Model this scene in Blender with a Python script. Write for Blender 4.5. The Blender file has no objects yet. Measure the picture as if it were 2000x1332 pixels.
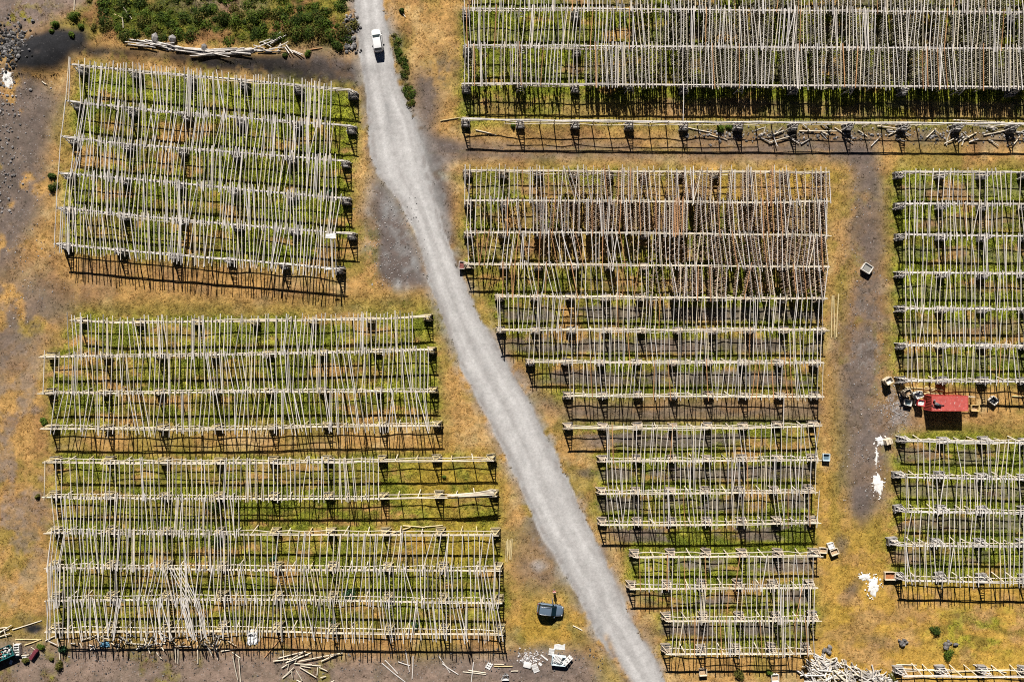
import bpy, math, random
import numpy as np
from mathutils import Vector, Matrix

# ------------------------------------------------------------------ scale
S = 0.084            # metres on the ground per photo pixel
H = 127.0            # camera height
BZ = 3.2             # height of the rack beams
def P(px, py, z=0.0):
    k = (H - z) / H * S
    return ((px - 1000) * k, (666 - py) * k, z)
def A(px, py, z=0.0):
    return Vector(P(px, py, z))

# ------------------------------------------------------------------ camera, world, sun
SC = bpy.context.scene
COL = SC.collection
cam = bpy.data.cameras.new('camera')
cam.sensor_width = 36.0
cam.lens = 36.0 * H / (2000 * S)
cam.clip_start = 1.0
cam.clip_end = 6000.0
camo = bpy.data.objects.new('camera', cam)
COL.objects.link(camo)
camo.location = (0, 0, H)
camo.rotation_euler = (0, 0, 0)
SC.camera = camo

ELEV = math.radians(37.0)
SDX, SDY = 0.14, -0.99                      # shadows fall towards the foot of the picture, a little right
_n = math.hypot(SDX, SDY)
sun_dir = Vector((SDX / _n * math.cos(ELEV), SDY / _n * math.cos(ELEV), -math.sin(ELEV)))
W = bpy.data.worlds.new('World')
SC.world = W
W.use_nodes = True
wn = W.node_tree.nodes
wn.clear()
sky = wn.new('ShaderNodeTexSky')
sky.sky_type = 'NISHITA'
sky.sun_disc = False
sky.sun_elevation = ELEV
sky.air_density = 0.15
sky.dust_density = 0.02
sky.altitude = 50
sky.sun_rotation = math.atan2(-SDX, -SDY)
bg = wn.new('ShaderNodeBackground')
bg.inputs['Strength'].default_value = 0.05
wo = wn.new('ShaderNodeOutputWorld')
W.node_tree.links.new(sky.outputs[0], bg.inputs[0])
W.node_tree.links.new(bg.outputs[0], wo.inputs[0])
sl = bpy.data.lights.new('sun', 'SUN')
sl.energy = 5.0
sl.angle = math.radians(0.5)
sl.color = (1.0, 0.955, 0.88)
so = bpy.data.objects.new('sun', sl)
COL.objects.link(so)
so.rotation_euler = sun_dir.to_track_quat('-Z', 'Y').to_euler()
so.location = (0, 0, 200)
vs = SC.view_settings
vs.view_transform = 'Standard'
vs.look = 'None'
vs.exposure = 0.5
vs.gamma = 1.0
SC.cycles.max_bounces = 4
SC.cycles.diffuse_bounces = 1
SC.cycles.pixel_filter_type = 'BLACKMAN_HARRIS'
SC.cycles.filter_width = 1.05
SC.cycles.use_denoising = False

rng = np.random.default_rng(7)
random.seed(11)

# ------------------------------------------------------------------ noise
_T = np.random.default_rng(3).random((16, 256, 256))
def vn(x, y, s, k=0):
    t = _T[k % 16]
    u, v = x / s + 31.7 * k, y / s + 17.3 * k
    iu, iv = np.floor(u).astype(int), np.floor(v).astype(int)
    fu, fv = u - iu, v - iv
    fu = fu * fu * (3 - 2 * fu)
    fv = fv * fv * (3 - 2 * fv)
    a, b = t[iu & 255, iv & 255], t[(iu + 1) & 255, iv & 255]
    c, d = t[iu & 255, (iv + 1) & 255], t[(iu + 1) & 255, (iv + 1) & 255]
    return (a * (1 - fu) + b * fu) * (1 - fv) + (c * (1 - fu) + d * fu) * fv
def fbm(x, y, s, k=0, o=4):
    r, a, n = 0, 1.0, 0
    for i in range(o):
        r = r + a * vn(x, y, s, k + i)
        n += a
        a *= 0.55
        s *= 0.48
    return r / n
def sstep(a, b, x):
    t = np.clip((x - a) / (b - a), 0, 1)
    return t * t * (3 - 2 * t)

# ------------------------------------------------------------------ materials
def mat(name, rough=0.85, color=None, attr=False, noise=0.0, nscale=3.0, metal=0.0, spec=0.3, bump=0.0, bscale=20.0, coat=0.0, stretch=None):
    m = bpy.data.materials.new(name)
    m.use_nodes = True
    nt = m.node_tree
    N, L = nt.nodes, nt.links
    b = N['Principled BSDF']
    b.inputs['Roughness'].default_value = rough
    b.inputs['Metallic'].default_value = metal
    b.inputs['Specular IOR Level'].default_value = spec
    b.inputs['Coat Weight'].default_value = coat
    if attr:
        src = N.new('ShaderNodeAttribute')
        src.attribute_name = 'Col'
        cs = src.outputs['Color']
    else:
        src = N.new('ShaderNodeRGB')
        src.outputs[0].default_value = (*color, 1)
        cs = src.outputs[0]
    geo = N.new('ShaderNodeTexCoord')
    vec = geo.outputs['Object']
    if stretch:
        mp = N.new('ShaderNodeMapping')
        mp.inputs['Scale'].default_value = stretch
        L.new(vec, mp.inputs[0])
        vec = mp.outputs[0]
    if noise > 0:
        nz = N.new('ShaderNodeTexNoise')
        nz.inputs['Scale'].default_value = nscale
        nz.inputs['Detail'].default_value = 5
        nz.inputs['Roughness'].default_value = 0.65
        L.new(vec, nz.inputs['Vector'])
        mr = N.new('ShaderNodeMapRange')
        mr.inputs[1].default_value = 0.25
        mr.inputs[2].default_value = 0.75
        mr.inputs[3].default_value = 1 - noise
        mr.inputs[4].default_value = 1 + noise
        L.new(nz.outputs[0], mr.inputs[0])
        mx = N.new('ShaderNodeVectorMath')
        mx.operation = 'SCALE'
        L.new(cs, mx.inputs[0])
        L.new(mr.outputs[0], mx.inputs['Scale'])
        cs = mx.outputs[0]
    L.new(cs, b.inputs['Base Color'])
    if bump > 0:
        bz = N.new('ShaderNodeTexNoise')
        bz.inputs['Scale'].default_value = bscale
        bz.inputs['Detail'].default_value = 4
        L.new(vec, bz.inputs['Vector'])
        bp = N.new('ShaderNodeBump')
        bp.inputs['Strength'].default_value = bump
        bp.inputs['Distance'].default_value = 0.08
        L.new(bz.outputs[0], bp.inputs['Height'])
        L.new(bp.outputs[0], b.inputs['Normal'])
    return m

def ground_material():
    m = bpy.data.materials.new('ground_cover')
    m.use_nodes = True
    nt = m.node_tree
    N, L = nt.nodes, nt.links
    b = N['Principled BSDF']
    b.inputs['Roughness'].default_value = 0.95
    b.inputs['Specular IOR Level'].default_value = 0.1
    at = N.new('ShaderNodeAttribute')
    at.attribute_name = 'Col'
    ga = N.new('ShaderNodeAttribute')
    ga.attribute_name = 'stony'
    tc = N.new('ShaderNodeTexCoord')
    o = tc.outputs['Object']
    n1 = N.new('ShaderNodeTexNoise')
    n1.inputs['Scale'].default_value = 2.6
    n1.inputs['Detail'].default_value = 6
    n1.inputs['Roughness'].default_value = 0.8
    L.new(o, n1.inputs['Vector'])
    # contrast of the fine mottling: strong on grass, gentler on the packed road
    amp = N.new('ShaderNodeMapRange')
    amp.inputs[1].default_value = 0
    amp.inputs[2].default_value = 1
    amp.inputs[3].default_value = 2.1
    amp.inputs[4].default_value = 0.9
    L.new(ga.outputs['Fac'], amp.inputs[0])
    sb = N.new('ShaderNodeMath'); sb.operation = 'SUBTRACT'
    L.new(n1.outputs[0], sb.inputs[0]); sb.inputs[1].default_value = 0.5
    ml = N.new('ShaderNodeMath'); ml.operation = 'MULTIPLY_ADD'
    L.new(sb.outputs[0], ml.inputs[0]); L.new(amp.outputs[0], ml.inputs[1]); ml.inputs[2].default_value = 1.0
    mn = N.new('ShaderNodeMath'); mn.operation = 'MAXIMUM'; mn.inputs[1].default_value = 0.42
    L.new(ml.outputs[0], mn.inputs[0]); ml = mn
    h1 = N.new('ShaderNodeTexNoise'); h1.inputs['Scale'].default_value = 0.9; h1.inputs['Detail'].default_value = 6; h1.inputs['Roughness'].default_value = 0.72
    L.new(o, h1.inputs['Vector'])
    hr = N.new('ShaderNodeMapRange'); hr.inputs[1].default_value = 0.47; hr.inputs[2].default_value = 0.68
    L.new(h1.outputs[0], hr.inputs[0])
    hs = N.new('ShaderNodeMath'); hs.operation = 'MULTIPLY_ADD'; hs.inputs[1].default_value = -0.75; hs.inputs[2].default_value = 0.95
    L.new(ga.outputs['Fac'], hs.inputs[0])
    hm = N.new('ShaderNodeMath'); hm.operation = 'MULTIPLY'
    L.new(hr.outputs[0], hm.inputs[0]); L.new(hs.outputs[0], hm.inputs[1])
    hx = N.new('ShaderNodeMix'); hx.data_type = 'RGBA'; hx.blend_type = 'MULTIPLY'
    L.new(hm.outputs[0], hx.inputs['Factor']); L.new(at.outputs['Color'], hx.inputs['A']); hx.inputs['B'].default_value = (0.50, 0.56, 0.52, 1)
    mx = N.new('ShaderNodeVectorMath'); mx.operation = 'SCALE'
    L.new(hx.outputs['Result'], mx.inputs[0]); L.new(ml.outputs[0], mx.inputs['Scale'])
    # pale and dark pebbles on stony soil
    vo = N.new('ShaderNodeTexVoronoi')
    vo.inputs['Scale'].default_value = 3.2
    L.new(o, vo.inputs['Vector'])
    sp = N.new('ShaderNodeSeparateColor')
    L.new(vo.outputs['Color'], sp.inputs[0])
    gt = N.new('ShaderNodeMapRange')
    gt.inputs[1].default_value = 0.72
    gt.inputs[2].default_value = 1.0
    L.new(sp.outputs[0], gt.inputs[0])
    near = N.new('ShaderNodeMapRange')
    near.inputs[1].default_value = 0.42
    near.inputs[2].default_value = 0.18
    L.new(vo.outputs['Distance'], near.inputs[0])
    m2 = N.new('ShaderNodeMath'); m2.operation = 'MULTIPLY'
    L.new(gt.outputs[0], m2.inputs[0]); L.new(near.outputs[0], m2.inputs[1])
    m3 = N.new('ShaderNodeMath'); m3.operation = 'MULTIPLY'
    peb = N.new('ShaderNodeAttribute')
    peb.attribute_name = 'pebbles'
    L.new(m2.outputs[0], m3.inputs[0]); L.new(peb.outputs['Fac'], m3.inputs[1])
    mixc = N.new('ShaderNodeMix'); mixc.data_type = 'RGBA'
    L.new(m3.outputs[0], mixc.inputs['Factor'])
    L.new(mx.outputs[0], mixc.inputs['A'])
    mixc.inputs['B'].default_value = (0.34, 0.31, 0.30, 1)
    L.new(mixc.outputs['Result'], b.inputs['Base Color'])
    n2 = N.new('ShaderNodeTexNoise')
    n2.inputs['Scale'].default_value = 4.5
    n2.inputs['Detail'].default_value = 5
    n2.inputs['Roughness'].default_value = 0.75
    L.new(o, n2.inputs['Vector'])
    bp = N.new('ShaderNodeBump')
    bp.inputs['Distance'].default_value = 0.16
    bs = N.new('ShaderNodeMapRange')
    bs.inputs[3].default_value = 0.6
    bs.inputs[4].default_value = 0.22
    L.new(ga.outputs['Fac'], bs.inputs[0])
    L.new(bs.outputs[0], bp.inputs['Strength'])
    L.new(n2.outputs[0], bp.inputs['Height'])
    L.new(bp.outputs[0], b.inputs['Normal'])
    return m

M_GROUND = ground_material()
M_WOOD = mat('weathered_wood', 0.85, attr=True, noise=0.28, nscale=2.2, spec=0.2)
M_LEAF = mat('leaves', 0.8, attr=True, spec=0.15)
def _translucent(m, f):
    nt = m.node_tree
    N, L = nt.nodes, nt.links
    b, out = N['Principled BSDF'], N['Material Output']
    t = N.new('ShaderNodeBsdfTranslucent')
    L.new(b.inputs['Base Color'].links[0].from_socket, t.inputs['Color'])
    x = N.new('ShaderNodeMixShader')
    x.inputs[0].default_value = f
    L.new(b.outputs[0], x.inputs[1]); L.new(t.outputs[0], x.inputs[2]); L.new(x.outputs[0], out.inputs['Surface'])
_translucent(M_LEAF, .4)
M_ROCK = mat('stone', 0.92, attr=True, noise=0.3, nscale=4.0, spec=0.2, bump=0.4, bscale=6)
M_FISH = mat('dried_fish', 0.7, attr=True, spec=0.3)
M_POWDER = mat('white_powder', 0.95, color=(0.80, 0.775, 0.745), noise=0.28, nscale=1.6, spec=0.1, bump=0.4, bscale=5)

# ------------------------------------------------------------------ mesh helpers
def mesh_np(name, v, f, cols=None, attrs=None, smooth=False):
    """v: (n,3) array, f: (m,k) array of equal-sided faces"""
    me = bpy.data.meshes.new(name)
    f = np.asarray(f, dtype=np.int32)
    n, (m, k) = len(v), f.shape
    me.vertices.add(n)
    me.vertices.foreach_set('co', np.asarray(v, dtype=np.float32).ravel())
    me.loops.add(m * k)
    me.loops.foreach_set('vertex_index', f.ravel())
    me.polygons.add(m)
    me.polygons.foreach_set('loop_start', np.arange(0, m * k, k, dtype=np.int32))
    if smooth:
        me.polygons.foreach_set('use_smooth', np.ones(m, dtype=bool))
    me.update(calc_edges=True)
    if cols is not None:
        a = me.attributes.new('Col', 'FLOAT_COLOR', 'POINT')
        c = np.ones((n, 4), dtype=np.float32)
        c[:, :3] = cols
        a.data.foreach_set('color', c.ravel())
    for an, av in (attrs or {}).items():
        a = me.attributes.new(an, 'FLOAT', 'POINT')
        a.data.foreach_set('value', np.asarray(av, dtype=np.float32))
    return me

class MB:
    """collects faces (with material slots and vertex colours) into one mesh"""
    def __init__(self):
        self.v, self.f, self.c, self.mi, self.sm = [], [], [], [], []
    def add(self, vs_, fs_, col=(1, 1, 1), mi=0, smooth=False):
        o = len(self.v)
        self.v += [tuple(q) for q in vs_]
        self.c += [tuple(col)] * len(vs_)
        for q in fs_:
            self.f.append(tuple(i + o for i in q))
            self.mi.append(mi)
            self.sm.append(smooth)
        return self
    def box(self, c, d, rot=0.0, col=(1, 1, 1), mi=0, tilt=None, bev=0.0):
        x, y, z = d[0] / 2, d[1] / 2, d[2] / 2
        R = Matrix.Rotation(rot, 3, 'Z')
        if tilt is not None:
            R = R @ tilt
        if bev <= 0:
            L = [(-x, -y, -z), (x, -y, -z), (x, y, -z), (-x, y, -z), (-x, -y, z), (x, -y, z), (x, y, z), (-x, y, z)]
            F = [(3, 2, 1, 0), (4, 5, 6, 7), (0, 1, 5, 4), (1, 2, 6, 5), (2, 3, 7, 6), (3, 0, 4, 7)]
        else:
            L, F = rounded_box(x, y, z, bev)
        C = Vector(c)
        return self.add([C + R @ Vector(q) for q in L], F, col, mi, bev > 0)
    def tube(self, pts, rad, n=6, col=(1, 1, 1), mi=0, cap=True, smooth=True):
        pts = [Vector(q) for q in pts]
        if not hasattr(rad, '__len__'):
            rad = [rad] * len(pts)
        V, F = [], []
        t0 = (pts[-1] - pts[0]).normalized()
        up = Vector((0, 0, 1)) if abs(t0.z) < 0.9 else Vector((0, 1, 0))
        for i, q in enumerate(pts):
            a, b_ = pts[max(0, i - 1)], pts[min(len(pts) - 1, i + 1)]
            t = (b_ - a).normalized()
            s = t.cross(up).normalized()
            w = s.cross(t)
            for j in range(n):
                an = 2 * math.pi * j / n
                V.append(q + s * (math.cos(an) * rad[i]) + w * (math.sin(an) * rad[i]))
        for i in range(len(pts) - 1):
            for j in range(n):
                F.append((i * n + j, i * n + (j + 1) % n, (i + 1) * n + (j + 1) % n, (i + 1) * n + j))
        if cap:      # caps get corners of their own so the shading does not bend along the pole
            k0, k1 = len(V), (len(pts) - 1) * n
            V += V[:n] + V[k1:k1 + n]
            F.append(tuple(k0 + j for j in range(n - 1, -1, -1)))
            F.append(tuple(k0 + n + j for j in range(n)))
        return self.add(V, F, col, mi, smooth)
    def rock(self, c, r, col=(.2, .2, .2), mi=0, flat=0.75):
        V, F = ICO
        q = [Vector(p) for p in V]
        a, b_, d_ = [Vector((random.uniform(-1, 1), random.uniform(-1, 1), random.uniform(-1, 1))).normalized() for _ in range(3)]
        rx, ry = random.uniform(.75, 1.25), random.uniform(.75, 1.25)
        out = []
        for p in q:
            k = 1 - 0.3 * max(0, p.dot(a)) - 0.25 * max(0, p.dot(b_)) + .15 * max(0, p.dot(d_)) + random.uniform(-.07, .07)
            out.append((c[0] + p.x * r * rx * k, c[1] + p.y * r * ry * k, c[2] + p.z * r * flat * k))
        return self.add(out, F, col, mi, False)
    def mesh(self, name):
        me = bpy.data.meshes.new(name)
        me.from_pydata(self.v, [], self.f)
        a = me.attributes.new('Col', 'FLOAT_COLOR', 'POINT')
        c = np.ones((len(self.v), 4), dtype=np.float32)
        c[:, :3] = np.array(self.c, dtype=np.float32)
        a.data.foreach_set('color', c.ravel())
        me.polygons.foreach_set('material_index', np.array(self.mi, dtype=np.int32))
        me.polygons.foreach_set('use_smooth', np.array(self.sm, dtype=bool))
        me.update()
        return me
    def build(self, name, mats, parent=None):
        me = self.mesh(name)
        for m in (mats if isinstance(mats, (list, tuple)) else [mats]):
            me.materials.append(m)
        return link(name, me, parent)

def link(name, data, parent=None, loc=None, rz=None):
    o = bpy.data.objects.new(name, data)
    COL.objects.link(o)
    if parent is not None:
        o.parent = parent
    if loc is not None:
        o.location = loc
    if rz is not None:
        o.rotation_euler = (0, 0, rz)
    return o

def rounded_box(x, y, z, b, n=2):
    """box of half sizes x,y,z with rounded vertical corners and eased top and bottom edges"""
    V, F = [], []
    prof = [(-z, b * .6), (-z + b * .6, 0), (z - b * .6, 0), (z - b * .18, b * .18), (z, b * .6)]
    m = 0
    for (zz, ins) in prof:
        ring = []
        for (sx, sy, a0) in ((1, 1, 0), (-1, 1, 90), (-1, -1, 180), (1, -1, 270)):
            for i in range(n + 1):
                a = math.radians(a0 + 90 * i / n)
                ring.append((sx * (x - b) + math.cos(a) * (b - min(ins, b * .9)), sy * (y - b) + math.sin(a) * (b - min(ins, b * .9)), zz))
        m = len(ring)
        V += ring
    for k in range(len(prof) - 1):
        for j in range(m):
            F.append((k * m + j, k * m + (j + 1) % m, (k + 1) * m + (j + 1) % m, (k + 1) * m + j))
    F.append(tuple(range(m - 1, -1, -1)))
    F.append(tuple((len(prof) - 1) * m + j for j in range(m)))
    return V, F

def _ico():
    import bmesh
    bm = bmesh.new()
    bmesh.ops.create_icosphere(bm, subdivisions=1, radius=1)
    V = [tuple(v.co) for v in bm.verts]
    F = [tuple(v.index for v in f.verts) for f in bm.faces]
    bm.free()
    return V, F
ICO = _ico()

def tag(o, label=None, cat=None, group=None, kind=None):
    if label: o['label'] = label
    if cat: o['category'] = cat
    if group: o['group'] = group
    if kind: o['kind'] = kind
    return o
def thing(name, label, cat, loc=(0, 0, 0), rz=0.0, group=None):
    return tag(link(name, None, None, loc, rz), label, cat, group)

ONES = ['', 'first', 'second', 'third', 'fourth', 'fifth', 'sixth', 'seventh', 'eighth', 'ninth', 'tenth', 'eleventh', 'twelfth', 'thirteenth',
        'fourteenth', 'fifteenth', 'sixteenth', 'seventeenth', 'eighteenth', 'nineteenth']
TENS = ['', '', 'twent', 'thirt', 'fort', 'fift', 'sixt', 'sevent', 'eight', 'ninet']
def ordinal(n):
    if n >= 100:
        return 'hundredth' if n == 100 else 'hundred-and-' + ordinal(n - 100)
    if n < 20:
        return ONES[n]
    return TENS[n // 10] + ('ieth' if n % 10 == 0 else 'y-' + ONES[n % 10])

# ================================================================== LAYOUT (photo pixels, beams seen at their own height)
ROWS = {
 'upper left': [
  [(137, 126), (300, 142), (500, 159), (690, 177)],
  [(128, 197), (160, 201), (300, 216), (500, 233), (687, 246)],
  [(120, 267), (250, 282), (500, 301), (676, 315)],
  [(113, 338), (340, 357), (500, 373), (677, 388)],
  [(110, 406), (300, 425), (500, 443), (688, 457)],
  [(105, 476), (300, 495), (500, 511), (664, 526)]],
 'upper right': [
  [(903, -58), (2110, -52)],
  [(902, 18), (1200, 18), (1500, 21), (2110, 25)],
  [(904, 89), (1250, 91), (1500, 93), (2110, 96)],
  [(901, 164), (1000, 164), (1500, 167), (2110, 171)],
  [(900, 232), (1000, 235), (1300, 238), (1500, 239), (2110, 242)]],
 'middle left': [
  [(136, 625), (225, 631), (400, 628), (500, 627), (715, 624), (840, 618)],
  [(76, 697), (300, 695), (500, 692), (690, 688), (846, 683)],
  [(73, 768), (250, 768), (500, 765), (850, 764)],
  [(78, 837), (300, 838), (500, 838), (612, 833), (858, 831)]],
 'lower left': [
  [(83, 903), (300, 904), (500, 904), (700, 901), (965, 899)],
  [(82, 971), (300, 973), (500, 974), (740, 974), (970, 969)],
  [(85, 1041), (400, 1043), (770, 1045), (974, 1045)],
  [(86, 1109), (300, 1110), (500, 1113), (980, 1114)],
  [(87, 1173), (300, 1171), (500, 1170), (800, 1175), (981, 1178)],
  [(87, 1234), (300, 1233), (500, 1232), (650, 1236), (983, 1239)]],
 'upper middle': [
  [(905, 333), (1200, 335), (1500, 336), (1621, 337)],
  [(907, 392), (1250, 393), (1450, 396), (1500, 396), (1623, 393)],
  [(906, 454), (1200, 455), (1500, 459), (1624, 460)],
  [(906, 516), (1200, 518), (1500, 521), (1621, 521)],
  [(968, 579), (1200, 580), (1500, 583), (1617, 583)],
  [(970, 645), (1300, 645), (1620, 645)],
  [(1029, 707), (1300, 709), (1500, 709), (1610, 709)],
  [(1104, 773), (1300, 774), (1610, 775)]],
 'lower middle': [
  [(1104, 836), (1300, 836), (1500, 835), (1606, 831)],
  [(1172, 901), (1400, 900), (1605, 898)],
  [(1171, 964), (1400, 963), (1598, 961)],
  [(1172, 1025), (1400, 1025), (1604, 1021)],
  [(1237, 1088), (1400, 1087), (1608, 1086)],
  [(1230, 1150), (1400, 1149), (1598, 1148)],
  [(1300, 1213), (1605, 1212)],
  [(1300, 1277), (1592, 1276)]],
 'upper right-hand': [
  [(1764, 336), (2110, 337)],
  [(1764, 398), (2110, 399)],
  [(1766, 458), (1850, 460), (2110, 463)],
  [(1766, 533), (2110, 536)],
  [(1766, 603), (2110, 605)],
  [(1767, 675), (2110, 677)],
  [(1768, 744), (2110, 746)]],
 'lower right-hand': [
  [(1770, 861), (1850, 863), (2110, 866)],
  [(1762, 932), (2110, 938)],
  [(1764, 999), (2110, 1004)],
  [(1752, 1065), (2110, 1068)],
  [(1764, 1133), (1900, 1136), (2110, 1139)],
  [(1764, 1320), (2110, 1322)]],
}
NICE = {'upper left': 'upper left block', 'upper right': 'upper right block', 'middle left': 'middle left block', 'lower left': 'lower left block',
        'upper middle': 'upper centre block', 'lower middle': 'lower centre block', 'upper right-hand': 'upper right edge block',
        'lower right-hand': 'lower right edge block'}
PITCH = {'upper left': 107, 'upper right': 107.5, 'middle left': 109, 'lower left': 109, 'upper middle': 69, 'lower middle': 69,
         'upper right-hand': 89, 'lower right-hand': 89}
def yrow(block, i, px):
    p = ROWS[block][i]
    return np.interp(px, [q[0] for q in p], [q[1] for q in p])
KG = (H - BZ) / H
def gpx(px): return 1000 + (px - 1000) * KG       # beam pixel -> pixel of the ground under it
def gpy(py): return 666 + (py - 666) * KG

ROAD_L = [(693, -60), (693, 0), (700, 80), (712, 170), (717, 240), (722, 300), (735, 345), (780, 395), (806, 440), (822, 490), (835, 545), (852, 590),
          (876, 660), (905, 730), (948, 810), (985, 880), (1003, 920), (1022, 970), (1050, 1030), (1085, 1090), (1120, 1150), (1145, 1195), (1165, 1240),
          (1200, 1290), (1230, 1332), (1275, 1400)]
ROAD_R = [(750, -60), (750, 0), (758, 60), (768, 120), (778, 165), (795, 205), (812, 235), (826, 285), (838, 340), (852, 400), (864, 450), (884, 500),
          (905, 545), (926, 595), (950, 640), (968, 670), (1000, 725), (1040, 790), (1056, 830), (1082, 890), (1112, 945), (1132, 990), (1155, 1040),
          (1182, 1090), (1208, 1150), (1224, 1200), (1252, 1235), (1280, 1280), (1300, 1332), (1340, 1400)]

# ================================================================== GROUND
STEP = 0.25
core_x = np.arange(-88, 88 + 1e-6, STEP)
core_y = np.arange(-60, 60 + 1e-6, STEP)
def ext(c):
    g = [0.6, 1.5, 3, 6, 12, 25, 50, 110, 240, 500, 1100, 2300]
    return np.concatenate([c[0] - np.array(g[::-1]), c, c[-1] + np.array(g)])
GX, GY = ext(core_x), ext(core_y)
X, Y = np.meshgrid(GX, GY)
PX, PY = X / S + 1000, 666 - Y / S

def blur(a, r):
    if r <= 0:
        return a
    for ax in (0, 1):
        for _ in range(2):
            n = 2 * r + 1
            pad = [(0, 0), (0, 0)]
            pad[ax] = (r + 1, r)
            c = np.cumsum(np.pad(a, pad, mode='edge'), axis=ax)
            if ax == 0:
                a = (c[n:, :] - c[:-n, :]) / n
            else:
                a = (c[:, n:] - c[:, :-n]) / n
    return a
WX = (fbm(X, Y, 6.0, 1) - .5) + .45 * (fbm(X, Y, 1.6, 5) - .5)
WY = (fbm(X, Y, 6.0, 9) - .5) + .45 * (fbm(X, Y, 1.6, 12) - .5)
def pmask(poly, warp=14, soft=3):
    xs = [q[0] for q in poly]; ys = [q[1] for q in poly]
    x, y = PX + WX * warp * 2, PY + WY * warp * 2
    ins = np.zeros(X.shape, bool)
    sel = (x > min(xs) - 1) & (x < max(xs) + 1) & (y > min(ys) - 1) & (y < max(ys) + 1)
    xx, yy = x[sel], y[sel]
    r = np.zeros(xx.shape, bool)
    for i in range(len(poly)):
        (x1, y1), (x2, y2) = poly[i], poly[(i + 1) % len(poly)]
        if y1 == y2:
            continue
        r ^= ((y1 > yy) != (y2 > yy)) & (xx < (x2 - x1) * (yy - y1) / (y2 - y1) + x1)
    ins[sel] = r
    return blur(ins.astype(np.float32), soft)
def emask(cx, cy, rx, ry, rot=0, edge=0.5, warp=10):
    x, y = PX + WX * warp * 2 - cx, PY + WY * warp * 2 - cy
    c, s = math.cos(math.radians(rot)), math.sin(math.radians(rot))
    u, v = (x * c + y * s) / rx, (-x * s + y * c) / ry
    return 1 - sstep(1 - edge, 1 + edge, np.sqrt(u * u + v * v))

C = dict(tan=(.48, .280, .098), straw=(.56, .38, .175), gold=(.52, .32, .055), rust=(.31, .165, .070), olive=(.230, .195, .036), green=(.165, .215, .024),
         lime=(.31, .33, .032), dark_green=(.065, .095, .018), soil=(.138, .110, .100), grit=(.180, .140, .120), black=(.026, .026, .029),
         road=(.47, .455, .45), edge=(.31, .305, .305), pink=(.25, .185, .155), pale=(.40, .37, .36), mud=(.22, .140, .085))
C = {k: np.array(v, dtype=np.float32) for k, v in C.items()}
n_big, n_mid, n_sml = fbm(X, Y, 14, 2), fbm(X, Y, 3.2, 4), fbm(X, Y, 0.9, 7, 3)
n_str = fbm(X * .35, Y, 1.6, 3)                    # streaks along the rows
def mix(a, b, t):
    return a + (b - a) * t[..., None]
col = np.broadcast_to(C['tan'], X.shape + (3,)).copy()
col = mix(col, C['straw'], sstep(.50, .72, n_mid))
col = mix(col, C['rust'], sstep(.52, .75, fbm(X, Y, 4.5, 10)) * .65)
col = mix(col, C['olive'], sstep(.50, .68, fbm(X, Y, 6, 6)) * .6)
stony = np.zeros(X.shape, np.float32)
peb = np.full(X.shape, 0.06, np.float32)
tuft = np.full(X.shape, 0.35, np.float32)
rel = np.full(X.shape, 0.10, np.float32)
def over(m, c1, c2=None, nz=None, lo=.4, hi=.62, st=None, pb=None, tf=None, rl=None):
    global col, stony, peb, tuft, rel
    cc = np.broadcast_to(C[c1], X.shape + (3,))
    if c2:
        cc = mix(cc, C[c2], sstep(lo, hi, n_mid if nz is None else nz))
    col = col + (cc - col) * m[..., None]
    for nme, val in (('stony', st), ('peb', pb), ('tuft', tf), ('rel', rl)):
        if val is not None:
            g = globals()[nme]
            globals()[nme] = g + (val - g) * m

# right-hand meadow is golder
over(pmask([(1600, 880), (2200, 1150), (2200, 1450), (1560, 1450), (1600, 1230)], 20, 8) * .75, 'gold', 'tan', n_mid)
over(emask(1920, 1230, 110, 45, 0, .6) * sstep(.42, .6, n_str) * .7, 'olive', 'lime', n_sml, tf=.8)
over(emask(1080, 1230, 90, 50, 0, .6) * .7, 'gold', 'olive', n_mid)
over(emask(880, 850, 60, 120, -20, .7) * .5, 'tan', 'straw', n_mid)
# gravelly yard down the left side
over(pmask([(-90, 130), (60, 140), (120, 190), (95, 330), (75, 430), (30, 520), (-90, 560)], 18, 5) * .95 * sstep(.28, .44, n_mid + .25 * (n_big - .5)), 'grit', 'soil', n_mid, st=.6, pb=.8, tf=.05, rl=.05)
over(pmask([(-90, 520), (60, 540), (165, 545), (250, 560), (160, 585), (110, 640), (60, 700), (-90, 800)], 22, 8) * .85 * sstep(.3, .5, n_mid), 'grit', 'soil', n_mid, st=.6, pb=.6, tf=.05, rl=.05)
over(emask(30, 900, 90, 260, 0, .7) * sstep(.48, .66, n_mid) * .8, 'pink', 'mud', n_sml, st=.4, pb=.5, tf=.1)
# corner of pale lava grit, upper left
over(pmask([(-90, -90), (260, -90), (180, 20), (120, 45), (60, 70), (-90, 100)], 16, 4), 'pink', 'grit', n_mid, st=.5, pb=.9, tf=.05)
over(emask(40, 35, 60, 22, -10, .8) * sstep(.5, .6, n_sml), 'olive', 'mud', n_mid, tf=.6)
# bottom strip of lava grit
over(pmask([(-90, 1245), (200, 1262), (500, 1272), (800, 1283), (1000, 1275), (1060, 1262), (1150, 1275), (1200, 1400), (-90, 1400)], 12, 4) * .92, 'pink', 'grit', n_mid, st=.5, pb=.8, tf=.12, rl=.10)
over(pmask([(-90, 1245), (200, 1262), (700, 1285), (760, 1400), (-90, 1400)], 12, 6) * sstep(.55, .7, n_mid) * .7, 'mud', 'olive', n_sml, tf=.6)
over(emask(1010, 1300, 130, 30, 5, .6) * .7, 'soil', 'pink', n_mid, st=.5, pb=.8)
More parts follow.
